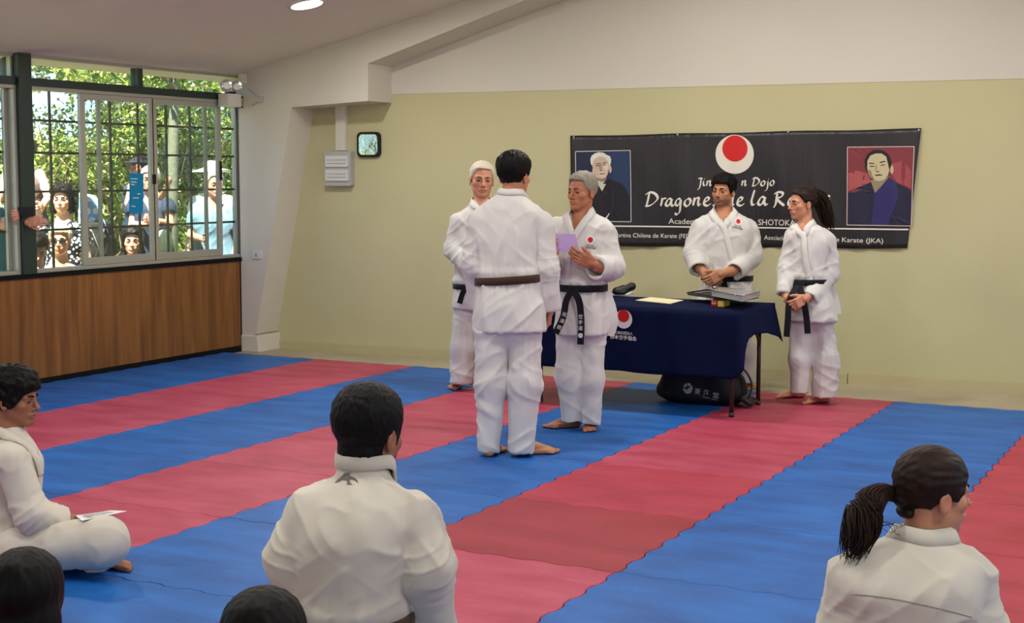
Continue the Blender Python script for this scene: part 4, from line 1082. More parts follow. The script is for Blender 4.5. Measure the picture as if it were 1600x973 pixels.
def make_bearded():
    D = 10.78
    fg = Fig('person', 'dark-haired person with short beard in white karate suit standing behind the table', at(1136, 600, D)*(1, 1, 0), D, -12)
    J = fg.J; sk = (184, 126, 92)
    lf = trunk(fg, [(1128, 492, 50, .165, 0), (1129, 470, 46, .160, 0), (1136, 436, 37, .130, 0), (1134, 405, 38, .140, 0), (1133, 372, 42, .140, 0), (1132, 356, 41, .125, 0), (1131, 343, 35, .105, 0), (1131, 332, 22, .085, 0), (1131, 324, 12, .06, 0)], None)
    sh = [J(1099, 356), J(1166, 356)]
    arms = [[J(1096, 359), J(1086, 396, 0), J(1092, 421, -.12)], [J(1169, 359), J(1173, 400), J(1148, 424, -.18)]]
    zb = J(1136, 434)[2]; vn = (J(0, 351)[2], J(0, 324)[2], .070)
    gi_jacket(fg, lf, sh, arms, zb, vn, MT['gi'], h=.009, sleeve_r=((.068, .082, .070), (.070, .080, .068)), hem_z=J(1128, 488)[2], seed=21.1)
    gi_collar(fg, lf, J(1131, 331), .064, vn, MT['gi2'], hip=-.5, belt_z=zb, width=.046)
    ring_band(fg, lf, zb, MT['blackbelt'], .042)
    kp, kn = snap(fg.jsdf, lf.pt(.1, 1.05, zb), .010)
    belt_knot(fg, kp, lf.fw, MT['blackbelt'], 1.0, [[kp+lf.fw*.02, kp+lf.fw*.03-UP*.08+RH*.02, kp+lf.fw*.03-UP*.25+RH*.03], [kp+lf.fw*.02, kp+lf.fw*.03-UP*.08-RH*.03, kp+lf.fw*.03-UP*.22-RH*.07]])
    trousers(fg, [J(1112, 495), J(1152, 495)], [J(1111, 550), J(1160, 550)], [J(1110, 600), J(1164, 599)], (J(1131, 486), (.17, .13, .10)), MT['gi'], r=((.092, .088, .080), (.092, .088, .076)), top_z=J(0, 470)[2], seed=4.4, h=.010)
    hd = Head(J(1130, 299), -34, 0, 2, .98); nb = J(1131, 340, .01)
    chest = lambda P: s_ell(P, J(1130, 358, .01), (.11, .085, .12), np.column_stack([lf.rt, lf.fw, UP]))
    head_parts(fg, hd, sk, (nb, .060), lambda P: hd.hair(P, [(.10, .068), (.078, .058), (.050, .056), (.036, .020), (.020, -.015), (.004, -.005), (-.012, .020), (-.03, -.02), (-.05, -.070), (-.12, -.085)], .016, .006, (45, 45, 30), puff=.012), HAIR['black'], beard=.62, chest=chest, h=.0038)
    hand(fg, J(1101, 428, -.17), RH*.75-UP*.6-FH*.2, FH, UP*.6+RH*.6, sk, s=1.0, curl=(25, 35, 25), fore=J(1093, 417, -.10))
    hand(fg, J(1128, 427, -.23), -RH*.85-UP*.5-FH*.1, FH, UP, sk, s=1.0, curl=(25, 40, 25), fore=J(1143, 424, -.18))
    emblem(fg, 1153.5, 345.5, .0175, -.22)
    foot(fg, gnd(1110, 606), -20, RH, sk); foot(fg, gnd(1164, 605), 10, -RH, sk)
    std_core(fg, [J(1131, 480), J(1134, 430), J(1133, 362)], [[J(1112, 495), J(1111, 550), J(1110, 598)], [J(1152, 495), J(1160, 550), J(1164, 597)]], arms, sk, nb)
    fg.build_skin()
make_bearded()

def long_strands(fg, path, radii, n, m, name='ponytail', seed=1, jit=.25, sub=14, thick=.0035):
    """a tress: a solid core plus many thin locks following it, as one part"""
    rs = np.random.RandomState(seed); path = np.array(path, float); L = np.concatenate([[0], np.cumsum(np.linalg.norm(np.diff(path, axis=0), axis=1))]); L /= L[-1]
    T = catmull(np.column_stack([L, path, radii]), sub); ctr = T[1:4].T; R = T[4]
    mb = MB(); mb.tube([c for c in ctr], list(np.maximum(R*.80*(1-np.linspace(0, 1, len(R))**6), .0015)), 14)
    for k in range(n):
        a = rs.rand()*2*math.pi; rr = .80+.30*rs.rand(); pts = []; rad = []; end = .82+.2*rs.rand(); a2 = a+rs.randn()*.5; e1 = rs.randn(3)*.010*jit*4
        for i in range(sub):
            t = min(1.0, i/(sub-1)*end); j = min(sub-1, int(t*(sub-1))); tg = unit(ctr[min(j+1, sub-1)]-ctr[max(j-1, 0)]); u = unit(np.cross(tg, (0.3, .5, .8))); w = np.cross(tg, u)
            ang = a+(a2-a)*t; pts.append(ctr[j]+(u*math.cos(ang)+w*math.sin(ang))*R[j]*rr+e1*t*t); rad.append(thick*(1-.75*t**3))
        mb.tube(pts, rad, 5)
    return mb.build(name, m, fg.root, smooth=True)

def make_woman():
    fg = Fig('person', 'person with long brown ponytail in white karate suit and black belt at the table end', gnd(1264, 628), 10.08, -34)
    J = fg.J; sk = (200, 140, 108)
    lf = trunk(fg, [(1268, 504, 40, .165, 0), (1267, 480, 38, .155, 0), (1262, 440, 31, .115, 0), (1262, 405, 31, .125, 0), (1264, 382, 34, .125, 0), (1264, 370, 33, .110, 0), (1262, 360, 27, .095, 0), (1259, 350, 16, .075, 0), (1257, 343, 10, .055, 0)], None)
    sh = [J(1241, 373), J(1290, 375)]
    arms = [[J(1239, 377), J(1230, 418, 0), J(1225, 460, -.10)], [J(1293, 380), J(1293, 430, .02), J(1264, 467, -.16)]]
    zb = J(1253, 440)[2]; vn = (J(0, 364)[2], J(0, 344)[2], .050)
    gi_jacket(fg, lf, sh, arms, zb, vn, MT['gi'], h=.0085, sleeve_r=((.058, .060, .048), (.064, .072, .060)), hem_z=J(1268, 500)[2], seed=31.7)
    gi_collar(fg, lf, J(1257, 349), .056, vn, MT['gi2'], hip=-.5, belt_z=zb, width=.042)
    ring_band(fg, lf, zb, MT['blackbelt'], .042)
    kp, kn = snap(fg.jsdf, lf.pt(.05, 1.05, zb-.005), .010)
    belt_knot(fg, kp, lf.fw, MT['blackbelt'], 1.1, [[kp+lf.fw*.02, J(1234, 468, -.18), J(1231, 500, -.18), J(1229, 526, -.17)], [kp+lf.fw*.02, J(1255, 468, -.2), J(1260, 495, -.2), J(1262, 521, -.2)]])
    ribbon([J(1294, 440, .05), J(1304, 465, .05), J(1309, 491, .05)], .06, .008, RH*.9+FH*.4, 'jacket_skirt', MT['gi'], fg.root)
    trousers(fg, [J(1251, 503), J(1284, 505)], [J(1250, 560), J(1290, 565)], [J(1249, 614), J(1289, 621)], (J(1268, 495), (.140, .12, .10)), MT['gi'], r=((.080, .074, .062), (.084, .085, .084)), top_z=J(0, 480)[2], seed=14.4, h=.009)
    hd = Head(J(1253, 318), -70, -2, 0, .95, fem=True); nb = J(1258, 355, .01)
    chest = lambda P: s_ell(P, J(1257, 372, .01), (.09, .075, .11), np.column_stack([lf.rt, lf.fw, UP]))
    tail = lambda p: np.minimum(s_cap(p, (.0, -.075, .085), (.0, -.10, .02), .035, .036), 9)
    head_parts(fg, hd, sk, (nb, .050), lambda P: hd.hair(P, [(.10, .080), (.078, .074), (.055, .066), (.040, .040), (.020, .010), (.004, .006), (-.012, .020), (-.03, -.01), (-.05, -.055), (-.12, -.07)], .012, .003, (60, 8, 50), extra=tail, puff=.004), HAIR['brown'], chest=chest, h=.0038)
    long_strands(fg, [hd.w(0, -.085, .085), J(1281, 312, .08), J(1290, 335, .10), J(1299, 360, .10)], (.030, .052, .050, .018), 70, HAIR['brown'], 'ponytail', 4, jit=.3, thick=.005)
    hand(fg, J(1228, 464, -.14), RH*.7-UP*.6-FH*.2, FH, UP*.5+RH*.5, sk, s=.9, curl=(25, 35, 25), fore=J(1226, 455, -.08))
    hand(fg, J(1260, 466, -.20), -RH*.85-UP*.45-FH*.1, FH, UP, sk, s=.9, curl=(25, 40, 25), fore=J(1268, 458, -.14))
    foot(fg, gnd(1247, 621), -80, -FH, sk, .95); foot(fg, gnd(1286, 629), -72, -FH, sk, .95)
    std_core(fg, [J(1268, 490), J(1263, 440), J(1264, 378)], [[J(1251, 505), J(1250, 560), J(1247, 612)], [J(1284, 505), J(1290, 565), J(1289, 618)]], arms, sk, nb)
    fg.build_skin()
make_woman()

def seated_base(fg, c, fwd, m, s=1.0, seed=1.0, r=.085, knee=.40, spread=.30, top=None):
    """crossed or folded legs on the mat under a seated figure: c hip centre on the floor"""
    c = np.array([c[0], c[1], 0.0]); rt = unit(np.cross(fwd, UP))
    hips = [c-rt*.10*s+UP*.11, c+rt*.10*s+UP*.11]; knees = [c-rt*spread*s+fwd*knee*s+UP*.10, c+rt*spread*s+fwd*knee*s+UP*.10]; ank = [c+rt*.10*s+fwd*(knee-.08)*s+UP*.07, c-rt*.10*s+fwd*(knee+.02)*s+UP*.07]
    return hips, knees, ank

def make_front_man():
    D = 3.92
    fg = Fig('person', 'black-haired person in white karate suit sitting on the mat with back to the camera', gnd(560, 1180), D, 160)
    fg.root.location.z = 0; J = fg.J; sk = (150, 100, 74)
    lf = trunk(fg, [(556, 1180, 100, .17, .02), (556, 1090, 98, .165, .02), (553, 990, 90, .135, .01), (548, 930, 86, .130, 0), (546, 870, 90, .135, -.02), (550, 815, 86, .125, -.03), (556, 785, 76, .108, -.02), (561, 762, 58, .090, -.01), (566, 743, 42, .075, 0), (569, 722, 36, .062, .01), (569, 712, 26, .04, .01)], None)
    sh = [J(492, 800, -.01), J(640, 806, .0)]
    arms = [[J(484, 806, -.01), J(456, 872, .0), J(480, 968, .16)], [J(648, 812, 0), J(663, 885, -.02), J(682, 985, .10)]]
    zb = J(553, 968)[2]
    gi_jacket(fg, lf, sh, arms, zb, None, MT['cream'], h=.0055, sleeve_r=((.068, .070, .058), (.070, .070, .056)), amp=.0075, hem_z=.16, seed=2.9, capk=.05, gather=.006)
    gi_collar(fg, lf, J(569, 716, .01), .070, (J(0, 830)[2], J(0, 742)[2], .06), MT['cream'], width=.038)
    ring_band(fg, lf, zb-.012, MT['brownbelt'], .046, .006, .012, tilt=.015)
    fw = fg.fw; c = fg.root.location
    hips, knees, ank = seated_base(fg, c, fw, MT['cream'], 1.0)
    knees[1] = J(700, 1030, .32); knees[1][2] = .16
    trousers(fg, hips, knees, ank, (np.array([c[0], c[1], .12]), (.19, .16, .11)), MT['cream'], r=((.10, .085, .07), (.10, .09, .07)), seed=6.4, h=.009)
    hd = Head(J(577, 677, .02), 152, -6, 0, 1.06); nb = J(570, 748, .01)
    head_parts(fg, hd, sk, (nb, .064), lambda P: hd.hair(P, [(.10, .07), (.07, .055), (.045, .05), (.034, .02), (.022, -.03), (.004, -.01), (-.012, .016), (-.03, -.03), (-.05, -.092), (-.12, -.104)], .013, .0018, (110, 110, 50), puff=.006, extra=lambda p: s_ell(p, (0, -.034, -.044), (.062, .056, .058))), HAIR['black'], beard=.97, h=.0026)
    # mark printed below the collar
    def mk(u, v):
        p = J(u, v, -.12); return p
    nrm = -unit(at(535, 746, 1)-CAM)
    parts = [[(523, 754), (527, 749), (534, 743), (538, 739), (546, 738), (546, 741), (540, 742), (535, 747), (529, 752)],
             [(541, 739), (546, 739), (547, 754), (551, 756), (542, 756), (542, 749), (536, 749), (537, 746.5), (541, 746.5)],
             [(546, 744), (552, 744.5), (557, 748), (560, 753.5), (555, 749.5), (550, 747.3), (546, 746.6)]]
    for poly in parts:
        V = drape(fg, [J(u, v, -.10) for u, v in poly], nrm, .002, 8); n = len(V)
        mkobj('back_print', np.concatenate([V+nrm*.002, V]), [tuple(range(n))]+[(i, n+i, n+(i+1) % n, (i+1) % n) for i in range(n)], mat('grey_print', (112, 100, 96), .8) if 'grey_print' not in bpy.data.materials else bpy.data.materials['grey_print'], fg.root)
    hand(fg, J(688, 985, .12), -UP*.4+FH*.7+RH*.5, -UP, -RH, sk, s=1.0, fore=J(683, 972, .08))
    hand(fg, J(488, 975, .18), -UP*.4+FH*.7, -UP, RH, sk, s=1.0, fore=J(482, 960, .12))
    core(fg, limb([np.array([c[0], c[1], .14]), J(552, 960), J(555, 820)], (.12, .10, .09))+limb([J(555, 820), nb], (.085, .05))+limb([hips[0], knees[0], ank[0]], (.07, .05, .04))+limb([hips[1], knees[1], ank[1]], (.07, .05, .04))+limb(arms[0], (.045, .036, .028))+limb(arms[1], (.045, .036, .028)), sk, hips+knees+ank+[J(552, 960), nb, arms[0][1], arms[1][1]])
    fg.build_skin()
make_front_man()

def make_front_woman():
    D = 3.66
    fg = Fig('person', 'person with dark ponytail in white karate suit sitting at the right of the photo', gnd(1432, 1290), D, 172)
    fg.root.location.z = 0; J = fg.J; sk = (190, 132, 100)
    lf = trunk(fg, [(1430, 1270, 105, .17, .02), (1430, 1180, 104, .165, .02), (1426, 1080, 96, .135, .01), (1424, 1000, 98, .125, 0), (1422, 950, 104, .13, -.02), (1424, 905, 106, .122, -.03), (1430, 880, 96, .108, -.02), (1436, 860, 76, .092, -.01), (1440, 842, 50, .075, 0), (1443, 828, 38, .06, .01), (1443, 818, 28, .045, .01)], None)
    sh = [J(1342, 902, -.01), J(1512, 902, .0)]
    arms = [[J(1334, 908, -.01), J(1316, 1000, .0), J(1340, 1090, .14)], [J(1520, 910, 0), J(1536, 995, -.02), J(1515, 1085, .12)]]
    zb = J(1426, 1070)[2]
    gi_jacket(fg, lf, sh, arms, zb, None, MT['cream'], h=.0055, sleeve_r=((.060, .062, .056), (.060, .062, .056)), amp=.0060, hem_z=.14, seed=5.9, capk=.06, gather=.006)
    gi_collar(fg, lf, J(1443, 832, .01), .066, (J(0, 930)[2], J(0, 850)[2], .055), MT['cream'], width=.044)
    ring_band(fg, lf, zb, MT['brownbelt'], .046, .006, .012)
    # yoke seam across the back
    nrm = -unit(at(1430, 945, 1)-CAM); V = drape(fg, [J(u, v, -.12) for u, v in zip(np.linspace(1330, 1518, 26), 928+36*np.linspace(0, 1, 26)**1.5)], nrm, .0005, 8)
    mb = MB(); mb.tube(V, .0014, 5); mb.build('yoke_seam', mat('seam_shadow', (150, 146, 124), .9), fg.root)
    fw = fg.fw; c = fg.root.location; hips, knees, ank = seated_base(fg, c, fw, MT['cream'], .95)
    trousers(fg, hips, knees, ank, (np.array([c[0], c[1], .12]), (.18, .16, .11)), MT['cream'], r=((.10, .085, .07), (.10, .09, .07)), seed=8.4, h=.010)
    hd = Head(J(1459, 770, .0), 106, -2, 0, .93, fem=True); nb = J(1446, 846, .01)
    bun = lambda p: np.minimum(s_ell(p, (.0, -.092, -.012), (.030, .030, .026)), s_ell(p, (.0, -.085, -.050), (.034, .020, .018)))
    head_parts(fg, hd, sk, (nb, .054), lambda P: hd.hair(P, [(.10, .082), (.080, .070), (.068, .045), (.052, .010), (.030, -.012), (.012, -.008), (-.008, .014), (-.03, -.02), (-.05, -.062), (-.12, -.072)], .013, .0022, (75, 7, 60), extra=bun, puff=.002), HAIR['brown'], h=.0024)
    long_strands(fg, [J(1404, 776, .0), J(1382, 769, -.02), J(1360, 784, -.04), J(1344, 825, -.06), J(1328, 872, -.07)], (.013, .020, .033, .038, .012), 260, HAIR['brown'], 'ponytail', 8, jit=.30, sub=18, thick=.0024)
    mb = MB(); c0 = J(1398, 775, .0); mb.tube([J(1402, 776, 0), J(1394, 772, -.01)], .017, 14); mb.build('hair_tie', MT['black'], fg.root, smooth=False)
    rs = np.random.RandomState(3); mb = MB()
    for k in range(5):
        u0, v0 = 1372+rs.rand()*6, 812+rs.rand()*12; pts = [J(u0, v0, -.055)]
        for i in range(1, 8): pts.append(J(u0+i*(3.5+rs.rand()*1.5), v0+6*math.sin(i*.55+k)+i*1.6, -.075))
        mb.tube(pts, .0007, 4)
    mb.build('loose_strands', HAIR['brown'], fg.root)
    hand(fg, J(1345, 1095, .18), -UP*.2+FH*.9, -UP, RH, sk, fore=J(1340, 1085, .12)); hand(fg, J(1510, 1090, .18), -UP*.2+FH*.9, -UP, -RH, sk, fore=J(1515, 1080, .12))
    core(fg, limb([np.array([c[0], c[1], .14]), J(1428, 1050), J(1428, 920)], (.12, .10, .09))+limb([J(1428, 920), nb], (.085, .045))+limb([hips[0], knees[0], ank[0]], (.07, .05, .04))+limb([hips[1], knees[1], ank[1]], (.07, .05, .04))+limb(arms[0], (.042, .034, .028))+limb(arms[1], (.042, .034, .028)), sk, hips+knees+ank+[J(1428, 1000), nb, arms[0][1], arms[1][1]])
    fg.build_skin()
make_front_woman()

def make_boy():
    D = 5.86
    fg = Fig('person', 'curly-haired youth in white karate suit sitting cross-legged at the left edge', gnd(12, 895), D, 84)
    fg.root.location.z = 0; J = fg.J; sk = (150, 98, 70); fw = fg.fw
    lf = trunk(fg, [(6, 893, 42, .17, .02), (5, 868, 42, .165, .02), (2, 838, 38, .140, .0), (2, 790, 38, .150, 0), (6, 740, 38, .150, 0), (8, 715, 35, .14, 0), (9, 698, 30, .11, 0), (12, 684, 24, .085, 0), (16, 672, 20, .06, 0), (17, 664, 16, .045, 0)], None)
    # seen from the side: the depth half-width runs across the photo
    sh = [J(14, 716, .15), J(12, 716, -.14)]
    arms = [[J(14, 722, .15), J(44, 800, .18), J(88, 806, .12)], [J(18, 722, -.15), J(50, 806, -.15), J(104, 812, -.06)]]
    zb = J(0, 845)[2]
    gi_jacket(fg, lf, sh, arms, zb, None, MT['cream'], h=.0065, sleeve_r=((.058, .056, .045), (.062, .066, .046)), amp=.007, hem_z=.12, seed=12.9, capk=.06, gather=.006)
    gi_collar(fg, lf, J(17, 673, .0), .054, (J(0, 740)[2], J(0, 690)[2], .05), MT['cream'], width=.040)
    ring_band(fg, lf, zb, MT['brownbelt'], .044, .006, .012)
    hips = [J(28, 868, .10), J(28, 868, -.10)]; knees = [J(150, 850, .34), J(160, 846, -.16)]; ank = [J(150, 876, -.05), J(96, 878, .16)]
    for q in hips: q[2] = max(q[2], .10)
    ank[0][2] = .05; ank[1][2] = .06
    trousers(fg, hips, knees, ank, (J(12, 868), (.17, .15, .11)), MT['cream'], r=((.088, .084, .060), (.092, .092, .062)), seed=16.4, h=.0075, amp=.005)
    hd = Head(J(24, 623, .0), 82, -4, 0, .93); nb = J(18, 684, .0)
    head_parts(fg, hd, sk, (nb, .046), lambda P: hd.hair(P, [(.11, .050), (.09, .045), (.065, .030), (.045, -.005), (.022, -.030), (.004, -.035), (-.012, -.030), (-.03, -.05), (-.05, -.080), (-.13, -.095)], .020, .010, (34, 34, 34), puff=.014), HAIR['black'], h=.0032)
    hand(fg, J(106, 811, -.06), RH*.95-UP*.25, -UP, FH, sk, s=.9, curl=(12, 20, 12), fore=J(92, 811, -.06))
    hand(fg, J(88, 803, .10), RH*.95-UP*.2-FH*.3, -UP, -FH, sk, s=.9, curl=(12, 20, 12), fore=J(76, 803, .12))
    g = gnd(157, 884); foot(fg, [g[0], g[1], 0], 66, UP*0-FH, sk, .92)
    core(fg, limb([J(10, 868), J(6, 800), J(10, 730)], (.11, .09, .08))+limb([J(10, 730), nb], (.07, .045))+limb([hips[0], knees[0], ank[0]], (.06, .05, .04))+limb([hips[1], knees[1], ank[1]], (.06, .05, .04))+limb(arms[0], (.038, .032, .026))+limb(arms[1], (.038, .032, .026)), sk, hips+knees+ank+[J(10, 800), nb, arms[0][1], arms[1][1]])
    fg.build_skin()
make_boy()
def slab(q, th, name, m, parent=None):
    q = [np.array(p, float) for p in q]; n = unit(np.cross(q[1]-q[0], q[-1]-q[0]))*th; N = len(q)
    return mkobj(name, q+[p+n for p in q], [tuple(range(N-1, -1, -1)), tuple(range(N, 2*N))]+[(i, (i+1) % N, N+(i+1) % N, N+i) for i in range(N)], m, parent)
MT['paper'] = mat('white_paper', (232, 236, 236), .7, .2)
q = [at(118, 805, 5.80), at(172, 797, 5.95), at(198, 798, 5.72), at(128, 813, 5.64)]
ps = tag(slab(q, .0015, 'paper_sheet', MT['paper']), 'white printed sheet lying on the cross-legged youth\'s knee', 'paper')
for k in range(5):
    a = .18+.15*k; f = lambda s_, t_: (q[0]*(1-s_)+q[3]*s_)*(1-t_)+(q[1]*(1-s_)+q[2]*s_)*t_
    mb = MB(); e = [f(a, .12)+UP*.003, f(a, .8)+UP*.003, f(a+.04, .8)+UP*.003, f(a+.04, .12)+UP*.003]; mb.add(e, [(0, 1, 2, 3)]); mb.build('printed_line', MT['darkprint'], ps)

def make_crown(label, u, v, D, s, yaw, straight, seed, hm='black', hw=58):
    """children sitting right in front of the camera: mostly the crown of the head is in the picture"""
    base = gnd(u, v+900); c0 = at(u, v, D); fg = Fig('person', label, (c0[0], c0[1], 0), D, yaw); J = fg.J; sk = SKIN['tan']
    hd = Head(c0, yaw, -6, 0, s); nb = c0-UP*.17*s
    S = lambda dz, hwm, ry: (c0-UP*dz-fg.fw*.01, hwm*s, ry*s)
    zf = c0[2]
    lf = fg.loft([(np.array([c0[0], c0[1], .03]), .17*s, .16*s), (np.array([c0[0], c0[1], .14]), .17*s, .15*s), S(zf*.62, .145, .12), S(.36*s, .16, .115), S(.26*s, .155, .10), S(.21*s, .11, .08), S(.17*s, .065, .06), S(.14*s, .045, .045)])
    rt = lf.rt; sh = [c0-UP*.27*s-rt*.13*s, c0-UP*.27*s+rt*.13*s]
    arms = [[sh[0]-rt*.01, sh[0]-rt*.06-UP*.2*s, sh[0]-rt*.0-UP*.30*s+fg.fw*.16], [sh[1]+rt*.01, sh[1]+rt*.06-UP*.2*s, sh[1]-UP*.30*s+fg.fw*.16]]
    gi_jacket(fg, lf, sh, arms, .2, None, MT['gi'], h=.011, sleeve_r=((.055, .055, .048),)*2, hem_z=.06, seed=seed, gather=.004)
    gi_collar(fg, lf, c0-UP*.165*s, .055, (zf-.4*s, zf-.2*s, .05), MT['gi2'], width=.038)
    hips, knees, ank = seated_base(fg, c0, fg.fw, None, .8)
    trousers(fg, hips, knees, ank, (np.array([c0[0], c0[1], .11]), (.15, .14, .10)), MT['gi'], r=((.08, .07, .06),)*2, h=.012, seed=seed)
    ln = [(.10, .07), (.07, .05), (.045, .03), (.034, -.02), (.022, -.09), (.004, -.12), (-.012, -.13), (-.12, -.14)] if straight else SHORT
    ex = (lambda p: s_ell(p, (0, -.030, -.045), (.095, .074, .110))) if straight else None
    head_parts(fg, hd, sk, (nb, .045), lambda P: hd.hair(P, ln, .014, .0016, (70, 70, 16), extra=ex, puff=.002), HAIR[hm], h=.003)
    core(fg, limb([hips[0]*.5+hips[1]*.5, c0-UP*.4*s, nb-UP*.08], (.10, .08, .07))+limb([hips[0], knees[0], ank[0]], (.05, .045, .035))+limb([hips[1], knees[1], ank[1]], (.05, .045, .035))+limb(arms[0], (.036, .03, .024))+limb(arms[1], (.036, .03, .024)), sk, hips+knees+ank+[c0-UP*.4, nb, arms[0][1], arms[1][1]])
    for i in (0, 1): hand(fg, arms[i][2], fg.fw*.9-UP*.3, -UP, -rt if i else rt, sk, s=.8)
    fg.build_skin()
make_crown('child with long smooth black hair at the bottom left corner, seen from behind', 41, 941, 3.30, .97, 176, True, 3.3)
make_crown('child with short dark hair at the bottom edge, only the crown in view', 414, 1014, 2.92, .98, 172, False, 4.1, 'black')

# ================================================================== banner on the back wall
def wallpx(u, v, off=0.02):
    d = at(u, v, 1.0)-CAM; n = V3(WNv[0], WNv[1], 0); a = V3(WA[0], WA[1], 0); t = ((a+n*off-CAM)@n)/(d@n); P = CAM+d*t
    return np.array([(P[:2]-WA)@WT, P[2]])
BC = {'tl': (2.913, 1.929), 'tr': (5.777, 1.958), 'br': (5.698, 1.047), 'bl': (2.936, 1.011)}
def bwave(s, z):
    t = np.clip((z-1.0)/.95, 0, 1)
    return .016+.006*np.sin(s*9+z*1.5)*(1-.6*t)+.006*np.sin(s*23+1.3*np.sin(z*4))*(1-t*.7)+.003*np.sin(s*41+z*3)*(1-t*.5)+.005*np.sin((s+z*.8)*6.5)
def bp(s, z, off=0.0): return wall_pt(s, z, .004+float(bwave(s, z))+off)
bn = thing('banner', wall_pt(4.33, 1.0, 0), 'wide black dojo banner with two portraits and white lettering on the back wall', 'banner')
nx, nz = 90, 26; V = []; Fq = []
for j in range(nz+1):
    for i in range(nx+1):
        a, b = i/nx, j/nz; sag = -.006*math.sin(a*math.pi*3)**2*(b)+.004*math.sin(a*20)*(1-b)
        p = np.array(BC['bl'])*(1-a)*(1-b)+np.array(BC['br'])*a*(1-b)+np.array(BC['tl'])*(1-a)*b+np.array(BC['tr'])*a*b
        V.append(bp(p[0], p[1]+sag))
for j in range(nz):
    for i in range(nx): k = j*(nx+1)+i; Fq.append((k, k+1, k+nx+2, k+nx+1))
MT['vinyl'] = mat('black_vinyl', (30, 25, 28), .40, .5, noise=(2.5, .5, (40, 34, 38)), bump=((9, 9, 1.0), .8, .03))
cl = mkobj('vinyl_sheet', V, Fq, MT['vinyl'], bn, True); sd = cl.modifiers.new('thick', 'SOLIDIFY'); sd.thickness = .0015
PM = {}
def pm(rgb):
    if rgb not in PM: PM[rgb] = mat('print_%d_%d_%d' % rgb, rgb, .5, .35)
    return PM[rgb]
def bpoly(name, pts, rgb, off=.0015, parent=None, px=True, tri=None):
    P = [wallpx(*p) if px else p for p in pts]
    # follow the waves of the vinyl: fan from the centre with subdivided rim
    c = np.mean(P, axis=0); rim = []
    for i in range(len(P)):
        a, b = np.array(P[i]), np.array(P[(i+1) % len(P)]); n = max(1, int(np.linalg.norm(b-a)/.05))
        for k in range(n): rim.append(a+(b-a)*k/n)
    V = []; F = []; rings = 5; N = len(rim)
    for r in range(rings):
        for q in rim: s_, z_ = c+(q-c)*(1-r/rings); V.append(bp(s_, z_, off))
    V.append(bp(c[0], c[1], off))
    for r in range(rings-1):
        for i in range(N): a = r*N+i; b = r*N+(i+1) % N; F.append((a, b, b+N, a+N))
    for i in range(N): F.append(((rings-1)*N+i, (rings-1)*N+(i+1) % N, rings*N))
    return mkobj(name, V, F, pm(rgb), parent or bn)
def ell_pts(c, rx, ry, n=28, rot=0): return [(c[0]+rx*math.cos(a)*math.cos(rot)-ry*math.sin(a)*math.sin(rot), c[1]+rx*math.cos(a)*math.sin(rot)+ry*math.sin(a)*math.cos(rot)) for a in np.linspace(0, 2*math.pi, n, endpoint=False)]
def bline(name, pts, w, rgb, off=.002, parent=None, closed=False):
    P = [wallpx(*p) for p in pts]; P = P+[P[0]] if closed else P; V = []; F = []
    for a, b in zip(P[:-1], P[1:]):
        n = max(2, int(np.linalg.norm(b-a)/.04)); d = (b-a)/np.linalg.norm(b-a); q = np.array([-d[1], d[0]])*w/2; o = len(V)
        for k in range(n+1):
            m_ = a+(b-a)*k/n; V += [bp(*(m_+q), off), bp(*(m_-q), off)]
        for k in range(n): F.append((o+2*k, o+2*k+1, o+2*k+3, o+2*k+2))
    return mkobj(name, V, F, pm(rgb), parent or bn)
bpoly('emblem_disc', ell_pts((1148, 241), 30, 30.5, 40), (226, 220, 206)); bpoly('emblem_sun', ell_pts((1148.3, 232), 19.8, 20.5, 36), (206, 36, 34), .003)
bline('rule_line', [(955, 353), (1419, 358.5)], .011, (232, 226, 214))
for x, y in ((1059, 210), (1232, 206), (897, 214), (1436, 203)):
    p = wallpx(x, y); mb = MB(); c = np.array(bp(p[0], p[1], .004)); mb.tube([c, c+V3(WNv[0], WNv[1], 0)*.005], .008, 10); mb.build('eyelet', MT['chrome'], bn)
# left portrait
def zl5(x, y): return (890+x/6.95, 220+y/6.95)
def zl6(x, y): return (1310+x/6.485, 220+y/6.485)
pl = bpoly('portrait_picture', [zl5(*p) for p in ((66, 116), (662, 104), (672, 878), (78, 872))], (36, 56, 90), .002)
def pp(pts, rgb, off, z=zl5, par=None, name='portrait_area'): return bpoly(name, [z(*p) for p in pts], rgb, off, par or pl)
pp([(68, 118), (330, 112), (250, 300), (170, 480), (150, 870), (78, 870)], (30, 36, 62), .003)
pp([(250, 425), (300, 412), (352, 470), (425, 405), (500, 440), (565, 465), (612, 520), (645, 590), (664, 650), (668, 872), (110, 872), (130, 690), (190, 510)], (30, 25, 34), .004)
pp([(288, 412), (330, 440), (392, 440), (400, 455), (352, 548), (318, 490)], (200, 196, 176), .005)
pp(ell_pts((352, 395), 48, 50), (150, 120, 105), .0055)
pp(ell_pts((262, 330), 14, 42), (214, 190, 170), .006); pp(ell_pts((446, 310), 13, 40), (214, 190, 170), .006)
pp([(232, 250), (226, 200), (240, 160), (275, 135), (320, 122), (370, 130), (405, 152), (440, 165), (455, 200), (452, 240), (430, 300), (270, 300)], (226, 222, 206), .0065)
pp([(246, 260), (262, 205), (320, 168), (380, 178), (425, 235), (434, 300), (418, 360), (385, 405), (345, 415), (300, 400), (262, 340)], (200, 176, 156), .0075)
pp([(318, 235), (345, 240), (352, 300), (335, 330), (318, 300)], (170, 140, 122), .0085)
pp([(375, 232), (418, 250), (425, 300), (395, 330), (372, 290)], (226, 208, 188), .0085)
pp([(330, 330), (390, 318), (408, 350), (398, 392), (350, 400), (315, 380), (310, 345)], (216, 194, 172), .0083)
